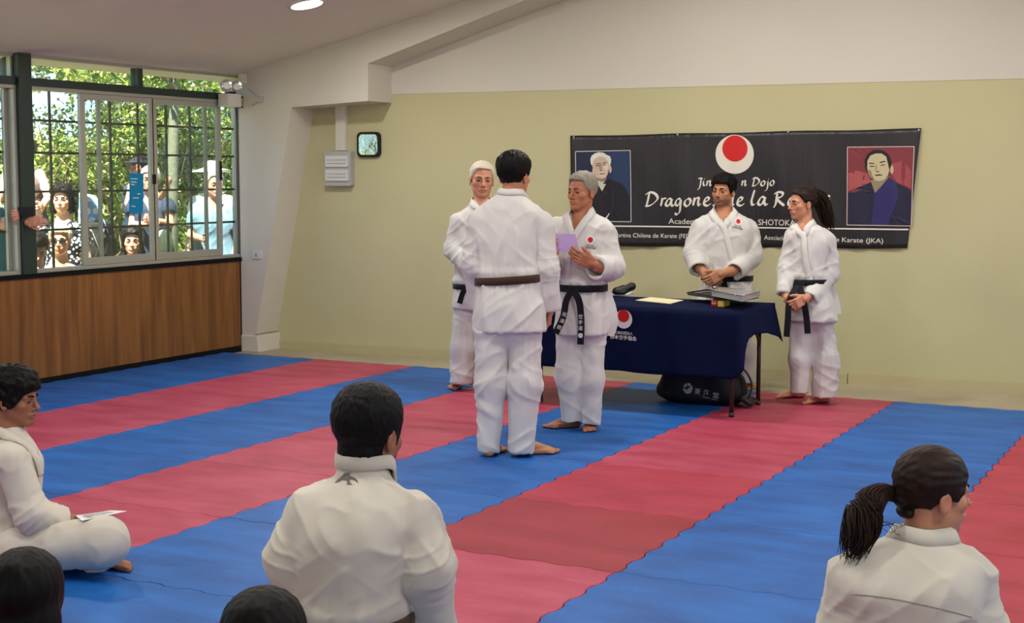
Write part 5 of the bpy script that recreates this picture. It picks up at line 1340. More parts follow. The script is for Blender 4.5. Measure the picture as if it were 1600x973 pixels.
for pts in ([(285, 268), (320, 262), (322, 270), (288, 276)], [(362, 262), (398, 254), (398, 262), (364, 270)], [(282, 250), (318, 240), (320, 247), (284, 256)], [(358, 242), (400, 230), (402, 238), (360, 250)], [(322, 356), (380, 350), (382, 357), (324, 364)], [(330, 318), (358, 322), (356, 328), (332, 326)]): pp(pts, (70, 50, 48), .0095, name='portrait_feature')
pp([(372, 846), (400, 822), (428, 784), (436, 790), (408, 838), (385, 858)], (214, 210, 204), .0055)
pp([(470, 520), (490, 540), (480, 700), (455, 860), (440, 860), (462, 690)], (44, 38, 50), .005)
bline('portrait_border', [zl5(*p) for p in ((66, 116), (662, 104), (672, 878), (78, 872))], .006, (206, 204, 200), .006, pl, True)
pr = bpoly('portrait_picture', [zl6(*p) for p in ((92, 64), (770, 58), (736, 862), (86, 852))], (128, 54, 60), .002)
q_ = lambda pts, rgb, off, name='portrait_area': bpoly(name, [zl6(*p) for p in pts], rgb, off, pr)
q_([(100, 330), (180, 300), (300, 330), (330, 420), (100, 510)], (168, 84, 84), .003); q_([(540, 230), (650, 200), (740, 300), (735, 480), (600, 420), (540, 340)], (160, 74, 76), .003)
q_([(100, 522), (200, 470), (325, 420), (420, 470), (522, 372), (590, 425), (690, 470), (742, 505), (736, 858), (92, 850)], (38, 34, 58), .004)
q_([(522, 372), (588, 430), (610, 560), (560, 700), (500, 856), (330, 856), (350, 700), (365, 540), (440, 450)], (48, 44, 98), .005)
q_([(325, 400), (520, 360), (440, 455), (372, 528)], (150, 132, 106), .0052)
q_(ell_pts((545, 290), 17, 44), (196, 176, 136), .006)
q_([(272, 275), (266, 190), (300, 130), (350, 98), (400, 88), (460, 98), (510, 135), (538, 200), (536, 270), (520, 262), (500, 330), (300, 330)], (36, 28, 28), .0065)
q_([(292, 270), (296, 200), (325, 150), (380, 128), (440, 128), (488, 160), (506, 230), (520, 300), (505, 350), (470, 392), (420, 410), (370, 402), (325, 370), (300, 320)], (196, 186, 146), .0075)
q_([(300, 290), (330, 300), (345, 350), (372, 400), (330, 375), (304, 330)], (150, 132, 104), .0083)
for pts in ([(312, 222), (366, 224), (368, 233), (314, 232)], [(422, 214), (478, 202), (480, 212), (424, 224)], [(322, 252), (370, 254), (368, 262), (324, 262)], [(430, 244), (474, 238), (474, 246), (432, 252)], [(372, 345), (410, 338), (448, 342), (446, 350), (374, 354)], [(382, 308), (420, 308), (418, 315), (384, 315)]): q_(pts, (58, 44, 44), .0095, 'portrait_feature')
q_([(378, 240), (390, 240), (392, 300), (380, 304)], (160, 142, 110), .009)
bline('portrait_border', [zl6(*p) for p in ((92, 64), (770, 58), (736, 862), (86, 852))], .006, (210, 190, 184), .006, pr, True)
# plain lettering
def btext(body, a, b, h, name='lettering', off=.002):
    A, B = wallpx(*a), wallpx(*b)
    c = bpy.data.curves.new('t', 'FONT'); c.body = body; c.size = 1; o = bpy.data.objects.new('t', c); COL.objects.link(o); bpy.context.view_layer.update(); W = o.dimensions[0]; bpy.data.objects.remove(o)
    d = (B-A)/W; n = np.array([-d[1], d[0]]); n = n/np.linalg.norm(n)*h/.70
    return text_mesh(name, body, pm((228, 222, 210)), lambda x, y: bp(*(A+d*x+n*y), off), size=1, parent=bn, bold=.005)
btext('Academia de Karate-Do', (1044, 349.5), (1181, 351.2), .044); btext('SHOTOKAN', (1184, 351.5), (1251, 352.6), .046)
btext('Federación Dep', (906, 368.5), (963.5, 370), .034); btext('ortiva Chilena de Karate (FEDEKARCH)', (965, 370.3), (1118, 372.6), .035)
btext('Asociación Chilena Shotokan de', (1193.5, 374.3), (1311, 377.3), .035); btext('Karate (JKA)', (1314.5, 377.8), (1379, 379.6), .036)
# brush lettering: strokes written with a slanted nib
def zb3(x, y): return (880+x/2.7586, 190+y/2.7586)
NIB = np.array([math.cos(math.radians(38)), math.sin(math.radians(38))])
def brush(strokes, w, name):
    for st in strokes:
        P = np.array([wallpx(*zb3(*p)) for p in st]); L = np.concatenate([[0], np.cumsum(np.linalg.norm(np.diff(P, axis=0), axis=1))])
        n = max(6, int(L[-1]/.008)); T = catmull(np.column_stack([L, P]), n)[1:].T; V = []; F = []
        for i, p in enumerate(T):
            t = T[min(i+1, n-1)]-T[max(i-1, 0)]; t = t/(np.linalg.norm(t)+1e-9); pr_ = np.array([-t[1], t[0]])
            k = abs(pr_@NIB); hw = w*(.28+.72*k)*(1 if 0 < i < n-1 else .45)/2; V += [bp(*(p+pr_*hw), .002), bp(*(p-pr_*hw), .002)]
        for i in range(n-1): F.append((2*i, 2*i+1, 2*i+3, 2*i+2))
        mkobj(name, V, F, pm((230, 224, 210)), bn)
def glyph(g, x, y, s): return [[(x+px_*s, y-py_*s) for px_, py_ in st] for st in GL[g]]
GL = {  # x to the right, y up from the baseline; x-height 1; slanted
 'D': [[(.55, 1.55), (.38, .75), (.18, .02)], [(.05, 1.25), (.6, 1.55), (1.25, 1.3), (1.45, .9), (1.1, .4), (.5, .02), (.0, -.02)]],
 'r': [[(.25, .95), (.15, .4), (.05, .0)], [(.12, .4), (.4, .85), (.7, .9)]],
 'a': [[(.8, .85), (.5, .95), (.15, .55), (.05, .15), (.3, .02), (.65, .5), (.85, .9), (.72, .3), (.9, .02), (1.15, .2)]],
 'g': [[(.8, .85), (.5, .95), (.15, .6), (.1, .25), (.35, .12), (.65, .5), (.8, .85)], [(.82, .85), (.72, .1), (.55, -.7), (.2, -.95), (.0, -.75)]],
 'o': [[(.5, .92), (.15, .6), (.08, .2), (.35, .0), (.7, .3), (.78, .7), (.5, .92), (.42, .8)]],
 'n': [[(.2, .95), (.12, .5), (.02, .0)], [(.08, .35), (.4, .85), (.65, .9), (.6, .4), (.65, .02), (.95, .25)]],
 'e': [[(.12, .42), (.5, .6), (.62, .85), (.4, .95), (.12, .6), (.08, .15), (.4, .0), (.85, .25)]],
 's': [[(.65, .85), (.4, .95), (.25, .7), (.5, .45), (.45, .1), (.0, .05)]],
 'd': [[(.8, .8), (.5, .92), (.15, .55), (.05, .15), (.3, .02), (.65, .5), (1.0, 1.6)], [(1.0, 1.6), (.78, .6), (.78, .05), (1.05, .2)]],
 'l': [[(.55, 1.65), (.35, 1.0), (.2, .3), (.3, .02), (.6, .15)]],
 'R': [[(.5, 1.45), (.4, .8), (.2, .0), (.0, -.25)], [(.1, 1.3), (.6, 1.55), (1.15, 1.4), (1.0, 1.05), (.45, .8), (.8, .4), (1.3, .0)]],
 'i': [[(.2, .9), (.12, .3), (.25, .02), (.5, .2)], [(.3, 1.25), (.36, 1.2)]],
 'J': [[(.15, 1.5), (.7, 1.6), (1.0, 1.45)], [(.7, 1.5), (.62, .6), (.4, -.15), (.0, -.55)]],
 'j': [[(.35, .9), (.3, .2), (.1, -.6), (-.3, -.9)], [(.45, 1.25), (.5, 1.2)]]}
X3 = [('D', 352, 363, 38), ('r', 418, 364, 38), ('a', 440, 364, 34), ('g', 480, 366, 36), ('o', 522, 364, 36), ('n', 560, 362, 38), ('e', 606, 362, 38), ('s', 645, 362, 34), ('d', 700, 362, 36), ('e', 748, 362, 38), ('l', 803, 360, 40), ('a', 838, 360, 38), ('R', 905, 362, 38), ('e', 970, 362, 36), ('i', 1006, 360, 36), ('n', 1034, 360, 36), ('a', 1080, 360, 36), ('s', 1128, 352, 34)]
for g, x, y, s_ in X3: brush(glyph(g, x, y, s_), .023, 'brush_stroke')
for g, x, y, s_ in [('J', 578, 282, 24), ('i', 602, 277, 25), ('n', 618, 277, 25), ('s', 648, 277, 24), ('e', 680, 277, 24), ('e', 730, 277, 24), ('n', 768, 277, 25), ('D', 812, 277, 23), ('o', 850, 277, 24), ('j', 874, 278, 24), ('o', 890, 276, 25)]: brush(glyph(g, x, y, s_), .015, 'brush_stroke')

# ================================================================== folding table, cloth and what lies on it
tb = thing('folding_table', (4.4, -.87, 0), 'long folding table with brown steel legs under the navy cloth', 'table')
TX0, TX1, TY0, TY1, TZ = 3.55, 5.24, -1.25, -.50, .705
mb = MB(); mb.box((TX0, TY0, TZ-.035), (TX1, TY1, TZ)); mb.build('table_top', mat('table_laminate', (120, 100, 80), .5), tb, bevel=.008)
for x in (5.185, 3.77):
    for y in (-1.19, -.62):
        mb = MB(); mb.tube([(x, y, 0.0), (x, y, TZ-.036)], .0145, 10); mb.tube([(x, y, 0.001), (x, y, .03)], .018, 10); mb.build('leg', MT['metal'], tb, smooth=True)
    pts = [(x, -1.19, .40), (x, -1.17, .47), (x, -1.10, .53), (x, -1.0, .55), (x, -.81, .55), (x, -.71, .53), (x, -.64, .47), (x, -.62, .40)]
    mb = MB(); mb.tube(pts, .011, 8); mb.build('leg_brace', MT['metal'], tb, smooth=True)
    mb = MB(); xx = -.32 if x > 4 else .32; mb.tube([(x, -.905, .55), (x+xx, -.905, TZ-.04)], .009, 8); mb.build('strut', MT['metal'], tb, smooth=True)
# cloth: top sheet and a skirt whose length varies round the table
MT['navy'] = mat('navy_cloth', (13, 20, 48), .9, .08, noise=(7, .5, (20, 30, 66)), bump=(320, .25, .0015))
def table_cloth():
    e = .012; x0, x1, y0, y1, z = TX0-e, TX1+e, TY0-e, TY1+e, TZ+.004
    per = []                                   # (x, y, nx, ny, drop, flare)
    def seg(a, b, n, nrm, d0, d1, fl):
        for i in range(n):
            t = i/n; per.append((a[0]+(b[0]-a[0])*t, a[1]+(b[1]-a[1])*t, nrm[0], nrm[1], d0+(d1-d0)*t if not callable(d0) else d0(t), fl(t) if callable(fl) else fl))
    seg((x0, y1), (x0, y0), 20, (-1, 0), .34, .42, .02)
    seg((x0, y0), (x1-.02, y0), 60, (0, -1), .44, .44, .012)
    for k in range(7):                          # front right corner: a long hanging fold
        a = -math.pi/2+(math.pi/2)*k/6; per.append((x1-.02+.02*math.cos(a), y0+.02+.02*math.sin(a)-.0, math.cos(a), math.sin(a), [.435, .425, .415, .40, .385, .36, .33][k], .02))
    dz = [(0, .30), (.05, .24), (.10, .185), (.3, .165), (.55, .17), (.75, .20), (.88, .235), (.93, .265), (1, .27)]
    seg((x1, y0+.03), (x1, y1), 26, (1, 0), lambda t: float(np.interp(t, [q[0] for q in dz], [q[1] for q in dz])), 0, lambda t: .03+.03*t)
    seg((x1, y1), (x0, y1), 40, (0, 1), .22, .22, .01)
    N = len(per); R_ = 14; V = []; F = []
    for r in range(R_+1):
        t = r/R_
        for i, (x, y, nx_, ny_, d, fl) in enumerate(per):
            u = i*.36; wv = (math.sin(u*1.3)+.6*math.sin(u*2.9+1)+.4*math.sin(u*.51))*.009*t; o = fl*t+wv+.006*(1-(1-min(1, t*6))**2)
            V.append((x+nx_*o, y+ny_*o, z-d*t+(.004*math.sin(u*.8) if r == R_ else 0)-.002*min(1, r)))
    for r in range(R_):
        for i in range(N): a = r*N+i; b = r*N+(i+1) % N; F.append((a, a+N, b+N, b))
    # top sheet as rings to the centre
    cx_, cy2 = (x0+x1)/2, (y0+y1)/2; base = len(V); prev = list(range(N))
    for k in range(1, 7):
        s_ = 1-k/7; cur = []
        for i, (x, y, *_) in enumerate(per):
            xx, yy = cx_+(x-cx_)*s_, cy2+(y-cy2)*s_; cur.append(len(V)); V.append((xx, yy, z+.0015*math.sin(xx*17)*math.sin(yy*13)+.001))
        for i in range(N): F.append((prev[i], prev[(i+1) % N], cur[(i+1) % N], cur[i]))
        prev = cur
    F.append(tuple(prev))
    o = mkobj('tablecloth', V, F, MT['navy'], None, True); s_ = o.modifiers.new('thick', 'SOLIDIFY'); s_.thickness = .002; s_.offset = 1
    return tag(o, 'navy blue cloth with a red and white emblem hanging over the folding table', 'tablecloth')
tc_ = table_cloth()
YFc = TY0-.012-.026
def tcp(u, v): 
    d = at(u, v, 1.0)-CAM; t = (YFc-CAM[1])/d[1]; P = CAM+d*t; return P
def flat_disc(c, rx, rz, n, off, m, parent, name):
    V = [(c[0]+rx*math.cos(a), c[1]-off, c[2]+rz*math.sin(a)) for a in np.linspace(0, 2*math.pi, n, endpoint=False)]; return mkobj(name, V, [tuple(range(n))], m, parent)
ce = tcp(974.5, 498.5); flat_disc(ce, .0625, .0640, 36, 0, MT['whiteprint'], tc_, 'emblem_disc'); ce = tcp(974.3, 493.5); flat_disc(ce, .042, .043, 32, .0015, MT['red'], tc_, 'emblem_sun')
a_ = tcp(953, 528.0); b_ = tcp(995, 532.0); W_ = b_[0]-a_[0]
text_mesh('cloth_lettering', '日本空手協会', MT['whiteprint'], lambda x, y: (a_[0]+x*W_/6, YFc-.002, a_[2]+(b_[2]-a_[2])*x/6+y*W_/6), size=1.0, parent=tc_, bold=.015)
a2 = tcp(960, 520.6); b2 = tcp(989, 523.2); W2 = b2[0]-a2[0]
text_mesh('cloth_lettering', '公益社団法人', MT['whiteprint'], lambda x, y: (a2[0]+x*W2/6, YFc-.002, a2[2]+(b2[2]-a2[2])*x/6+y*W2/6), size=1.0, parent=tc_, bold=.01)

def sdf_obj(name, fn, pts, m, h=.004, mg=.03, parent=None, it=1):
    lo, hi = bounds(pts, mg); v, F = mesh_sdf(fn, lo, hi, h); v = relax(v, F, it, .5); return mkobj(name, v, F, m, parent, True)
TT = TZ+.008
# black padded foot guard lying on its white strap
g0 = gnd(958, 463, TT); g1 = gnd(990, 460, TT); gd = unit(RH*.9+FH*.2); gp = thing('foot_guard', tuple((g0+g1)/2), 'black padded foot guard at the left end of the table', 'padding'); c = (g0+g1)/2
fn = lambda P: smin(smin(s_cap(P, c-gd*.055+UP*.033, c+gd*.0+UP*.040, .030, .032), s_cap(P, c+gd*.0+UP*.045, c+gd*.065+UP*.066, .028, .030), .02), s_ell(P, c-gd*.03+UP*.022, (.05, .035, .02)), .02)
def fn2(P): return np.maximum(np.maximum(fn(P), -s_ell(P, c+gd*.02+UP*.095, (.03, .02, .025))), TT+.010-P[:, 2])
sdf_obj('pad', fn2, [c-gd*.09, c+gd*.10+UP*.1], MT['black'], .004, .02, gp)
mb = MB(); mb.tube([c-gd*.09+UP*.008, c-gd*.04+UP*.007, c+gd*.03+UP*.008-FH*.03, c+gd*.06+UP*.022, c+gd*.085+UP*.012], [.008, .011, .010, .012, .006], 8); mb.build('strap', MT['white'], gp, smooth=True)
TC = TT+.004; q = [gnd(993, 468.5, TC), gnd(1016, 464, TC), gnd(1068, 468.5, TC), gnd(1047, 474, TC)]
tag(slab(q, .004, 'certificate_sheet', mat('cream_paper', (226, 218, 176), .7, .2)), 'cream coloured certificates lying flat on the table', 'paper')
# red box and yellow box carrying the tray
def small_box(u0, v0, u1, v1, dd, hgt, m, lab):
    a = gnd(u0, v0, TT); b = gnd(u1, v1, TT); d = unit(b-a); dpt = unit(np.cross(UP, d))
    if dpt@FH < 0: dpt = -dpt
    w = np.linalg.norm(b-a); cc = (a+b)/2+dpt*dd/2+UP*hgt/2; bx = thing('belt_box', tuple((a+b)/2+dpt*dd/2), lab, 'box')
    mb = MB(); mb.obox(cc, (d, dpt, UP), (w/2-.001, dd/2, hgt/2)); mb.build('carton', m, bx, bevel=.003)
    mb = MB(); mb.obox(cc-dpt*(dd/2+.0008), (d, dpt, UP), (w/2-.006, .0008, hgt*.06)); mb.obox(cc-dpt*(dd/2+.0008)+UP*hgt*.3, (d, dpt, UP), (w/2-.006, .0008, hgt*.03)); mb.build('printed_band', MT['whiteprint'], bx)
small_box(1110.5, 478.5, 1120.5, 479, .10, .040, mat('red_card', (170, 26, 30), .5), 'small red box under the tray on the table')
small_box(1121, 479.2, 1131.5, 479.6, .16, .040, mat('yellow_card', (226, 196, 40), .5), 'small yellow box beside the red box under the tray')
tz = TT+.047
q = [gnd(1074, 459.5, tz+.004), gnd(1104, 455, tz+.004), gnd(1186, 464, tz), gnd(1158, 471.0, tz)]
tr = thing('serving_tray', tuple(sum(q)/4), 'flat black tray resting on the small boxes at the right of the table', 'tray'); slab(q, .006, 'tray_base', MT['black'], tr)
mb = MB(); 
for i in range(4): mb.tube([q[i]+UP*.010, q[(i+1) % 4]+UP*.010], .006, 8)
mb.build('tray_rim', MT['black'], tr, smooth=True)
MT['clear'] = mat('clear_plastic', (196, 196, 192), .18, .6, metal=.35); MT['clear'].node_tree.nodes['Principled BSDF'].inputs['Alpha'].default_value = .62
q2 = [gnd(1112, 461.5, tz+.024), gnd(1122, 456, tz+.024), gnd(1187, 462.5, tz+.022), gnd(1160, 470.5, tz+.022)]
cs_ = thing('plastic_case', tuple(sum(q2)/4), 'clear shiny plastic case with silver rim lying on the black tray', 'case')
slab([p+UP*.0 for p in q2], .003, 'case_base', MT['grey'], cs_)
mb = MB()
for i in range(4):
    a, b = q2[i], q2[(i+1) % 4]; mb.add([a, b, b+UP*.034, a+UP*.034], [(0, 1, 2, 3)])
mb.add([p+UP*.034 for p in q2], [(0, 1, 2, 3)]); mb.build('case_cover', MT['clear'], cs_)
for i in range(4):
    mb = MB(); mb.tube([q2[i]+UP*.034, q2[(i+1) % 4]+UP*.034], .004, 8); mb.build('rim_bar', MT['chrome'], cs_, smooth=True)
mb = MB(); a = q2[0]*.5+q2[1]*.5+UP*.036; mb.tube([a-RH*.01, a-RH*.012+UP*.010, a+RH*.02+UP*.012], .006, 8); mb.build('catch', MT['chrome'], cs_, smooth=True)
# sports bag under the table
bc = V3(4.80, -.70, .0); ad = unit(V3(.98, .06, 0)); bd = np.cross(UP, ad); BR = np.column_stack([ad, bd, UP])
bag = thing('sports_bag', tuple(bc), 'black sports bag with grey printed characters on the mat under the table', 'bag')
def bagf(P):
    q = (P-bc.astype(f32))@BR.astype(f32); z = q[:, 2]; hx = .355-.08*np.clip(z/.28, 0, 1); hy = .16-.04*np.clip(z/.28, 0, 1)
    d = ((np.abs(q[:, 0])/hx)**3.2+(np.abs(q[:, 1])/hy)**3+(np.abs(z-.135)/.145)**3.4)**(1/3.2); dd = (d-1)*.12
    dd = dd+noise3(q*np.array([9, 9, 7], f32))*.012+.006*np.cos(q[:, 0]*20)*np.clip(z*4, 0, 1)
    return np.maximum(dd, -z+.001).astype(f32)
sdf_obj('bag_body', bagf, [bc-V3(.4, .2, 0), bc+V3(.4, .2, .3)], mat('black_nylon', (13, 13, 16), .6, .3, bump=(300, .2, .001)), .010, .03, bag)
mb = MB(); mb.tube([bc+ad*t*.30+UP*(.272-.05*t*t)+bd*.0 for t in np.linspace(-1, 1, 12)], .006, 6); mb.build('zip', MT['grey'], bag, smooth=True)
ribbon([bc+ad*.16+UP*.26-bd*.02, bc+ad*.29+UP*.27-bd*.04, bc+ad*.37+UP*.17-bd*.06, bc+ad*.36+UP*.05-bd*.10], .035, .005, bd, 'carry_strap', MT['black'], bag)
sdf_obj('end_flap', lambda P: s_box(P, bc+ad*.35+UP*.05-bd*.06, np.column_stack([unit(ad-UP*.5), bd, unit(UP+ad*.5)]), (.05, .09, .018), .012), [bc+ad*.26-bd*.2, bc+ad*.44+bd*.1+UP*.12], MT['black'], .006, .02, bag)
def bagpt(u, v):
    d = unit(at(u, v, 1.0)-CAM); t = 9.0
    for _ in range(40):
        k = float(bagf(np.array([CAM+d*t], f32))[0])
        if k < .0015: break
        t += max(k*.8, .001)
    return CAM+d*(t-.004)
def bagtext(body, a, b, sz):
    A, B = bagpt(*a), bagpt(*b); c = bpy.data.curves.new('t', 'FONT'); c.body = body; o_ = bpy.data.objects.new('t', c); COL.objects.link(o_); bpy.context.view_layer.update(); W = o_.dimensions[0]; bpy.data.objects.remove(o_)
    n = unit(np.cross(B-A, UP)); n = n if n@FH < 0 else -n; up = unit(np.cross(n, B-A)); up = up if up[2] > 0 else -up
    o_ = text_mesh('bag_lettering', body, MT['bagprint'], lambda x, y: A+(B-A)*x/W+up*y*sz, size=1, parent=bag, bold=.01)
    V = np.array([v.co for v in o_.data.vertices])+np.array(wloc(bag)); V = drape(bagf, V, n, .004, 6)-np.array(wloc(bag)); o_.data.vertices.foreach_set('co', V.ravel())
MT['bagprint'] = mat('grey_print_bag', (168, 170, 166), .7, .2)
bagtext('東', (1084.5, 614.5), (1093.5, 615.5), .045); bagtext('海', (1098.5, 616.5), (1107.5, 617.5), .045); bagtext('堂', (1113, 620.5), (1122.5, 621.5), .045)
bagtext('TOKAIDO', (1097, 620.8), (1109.5, 623.2), .013); bagtext('JAPAN', (1112, 624.3), (1121.5, 625.6), .013)
def bagpoly(pts):
    P = np.array([bagpt(*p) for p in pts]); n = unit(CAM-P.mean(0)); P = drape(bagf, P, n, .0035, 6); mkobj('bag_emblem', P, [tuple(range(len(P)))], MT['bagprint'], bag)
cc = (1074.8, 606.6)
bagpoly([(cc[0]+r*math.cos(a), cc[1]+r*math.sin(a)*1.15) for a, r in [(t, 7.4) for t in np.linspace(.35, 3.3, 14)]]+[(cc[0]-1.5, cc[1]+2.5), (cc[0]+1.0, cc[1]-.8), (cc[0]+4, cc[1]-.6)])
for t0, t1 in ((3.5, 4.4), (4.6, 5.5), (5.65, 6.5)):
    bagpoly([(cc[0]+7.4*math.cos(a), cc[1]+8.5*math.sin(a)) for a in np.linspace(t0, t1, 6)]+[(cc[0]+3.6*math.cos(a), cc[1]+4.2*math.sin(a)) for a in np.linspace(t1, t0, 4)])

def DX(u, v, x):
    d = at(u, v, 1.0)-CAM; return (x-CAM[0])/d[0]

# ================================================================== outdoors beyond the windows
mb = MB(); mb.box((-30, -30, -.25), (XL-.2, 30, -.12)); struct('ground', mb, mat('dry_ground', (150, 140, 105), .9, .1, noise=(2, .8, (110, 120, 70))))
def leaf_mat():
    m = bpy.data.materials.new('hedge_leaves'); m.use_nodes = True; nt = m.node_tree; b = nt.nodes['Principled BSDF']; b.inputs['Roughness'].default_value = .55
    a = nt.nodes.new('ShaderNodeVertexColor'); a.layer_name = 'Col'; nt.links.new(a.outputs[0], b.inputs['Base Color'])
    t = nt.nodes.new('ShaderNodeBsdfTranslucent'); nt.links.new(a.outputs[0], t.inputs[0]); mx = nt.nodes.new('ShaderNodeMixShader'); mx.inputs[0].default_value = .35
    nt.links.new(b.outputs[0], mx.inputs[1]); nt.links.new(t.outputs[0], mx.inputs[2]); nt.links.new(mx.outputs[0], nt.nodes['Material Output'].inputs[0]); return m
LEAF = leaf_mat(); BARK = mat('bark', (110, 94, 76), .9, .1, bump=(30, .5, .02))
def leaves(name, centers, radii, n, parent, size=.05, seed=1, cols=((150, 172, 70), (112, 142, 56), (190, 200, 104), (84, 112, 50), (160, 150, 110))):
    rs = np.random.RandomState(seed); centers = np.array(centers); k = rs.randint(0, len(centers), n); d = rs.randn(n, 3); d /= np.linalg.norm(d, axis=1)[:, None]
    P = centers[k]+d*np.array(radii)[k][:, None]*(.55+.5*rs.rand(n, 1)); a = rs.randn(n, 3)+np.array([.6, -.2, .5]); a /= np.linalg.norm(a, axis=1)[:, None]
    t = np.cross(a, rs.randn(n, 3)); t /= np.linalg.norm(t, axis=1)[:, None]; w = np.cross(a, t); s = size*(.6+.8*rs.rand(n, 1))
    V = np.stack([P-t*s, P-w*s*.45+a*s*.1, P+t*s, P+w*s*.45+a*s*.1], 1).reshape(-1, 3); F = np.arange(4*n).reshape(-1, 4)
    C = np.array([lin(c) for c in cols])[rs.randint(0, len(cols), n)]*(.8+.4*rs.rand(n, 1)); C = np.repeat(C, 4, 0)
    o = mkobj(name, V, F, LEAF, parent, False, cols=np.clip(C, 0, 1)); return tag(o, kind='stuff')
rs = np.random.RandomState(12)
hg = thing('hedge', (-4.0, 2.0, -.12), 'tall sunlit green hedge running along the outside of the window wall', 'hedge')
y0, y1 = -3.4, 7.5; cen, rad = [], []
for k in range(int((y1-y0)*30)):
    y = y0+rs.rand()*(y1-y0); top = 3.3 if y > 1.6 else 2.25+.2*math.sin(y*3); z = .1+rs.rand()*top; x = -4.0+rs.randn()*.22-.12*z*.3
    cen.append((x, y, z)); rad.append(.26+.16*rs.rand())
leaves('foliage', cen, rad, int((y1-y0)*9500), hg, .036, 20)
st = MB()
for k in range(int((y1-y0)*16)):
    y = y0+rs.rand()*(y1-y0); p = np.array([-3.85+rs.randn()*.2, y, -.12]); pts = [p]
    for i in range(6): p = p+np.array([rs.randn()*.10, rs.randn()*.16, .22+.25*rs.rand()]); pts.append(p)
    st.tube(pts, [.016, .014, .012, .010, .008, .006, .004], 5)
tag(st.build('stems', BARK, hg), kind='stuff')
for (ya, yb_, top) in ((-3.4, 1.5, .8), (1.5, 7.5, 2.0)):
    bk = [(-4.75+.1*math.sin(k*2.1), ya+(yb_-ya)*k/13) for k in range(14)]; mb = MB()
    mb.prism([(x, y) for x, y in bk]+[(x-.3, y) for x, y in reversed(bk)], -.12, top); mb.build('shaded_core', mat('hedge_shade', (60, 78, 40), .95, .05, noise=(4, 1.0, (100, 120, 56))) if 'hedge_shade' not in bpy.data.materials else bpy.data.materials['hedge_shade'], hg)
tr_ = thing('tree', (-3.35, 2.95, -.12), 'grey tree trunk rising in front of the hedge outside the sliding window', 'tree')
b0 = at(268, 345, 14.6); mb = MB(); mb.tube([V3(b0[0], b0[1], -.12), b0, at(270, 250, 14.6), at(272, 160, 14.6), at(275, 95, 14.7), at(282, 40, 14.8)], [.07, .06, .055, .05, .05, .04], 12); mb.build('trunk', mat('grey_bark', (120, 118, 98), .9, .1, bump=(20, .5, .02)), tr_, smooth=True)
mb = MB(); mb.tube([at(271, 150, 14.6), at(258, 120, 14.5), at(243, 100, 14.4)], [.04, .035, .03], 8); mb.build('branch', BARK, tr_, smooth=True)
leaves('leaf_cluster', [at(290, 90, 14.9), at(240, 85, 14.6), at(330, 100, 15), at(190, 95, 15.2), at(130, 100, 15.6)], [.5, .4, .5, .45, .35], 2600, tr_, .05, 55)
for nm, pts, lab in (('arch', [(-8, 130), (5, 160), (20, 178), (33, 208), (40, 250)], 'thin curved metal arch outside, seen left of the green post'), ('arch', [(330, 140), (352, 165), (366, 192), (374, 235), (376, 300)], 'thin curved metal arch outside, seen at the right window edge')):
    mb = MB(); mb.tube([at(u, v, DX(u, v, -2.2)) for u, v in pts]+[np.array([*at(*pts[-1], DX(*pts[-1], -2.2))[:2], -.12])], .022, 8); ob = mb.build('garden_arch', mat('weathered_steel', (92, 96, 88), .6), None, smooth=True); tag(ob, lab, 'arch')

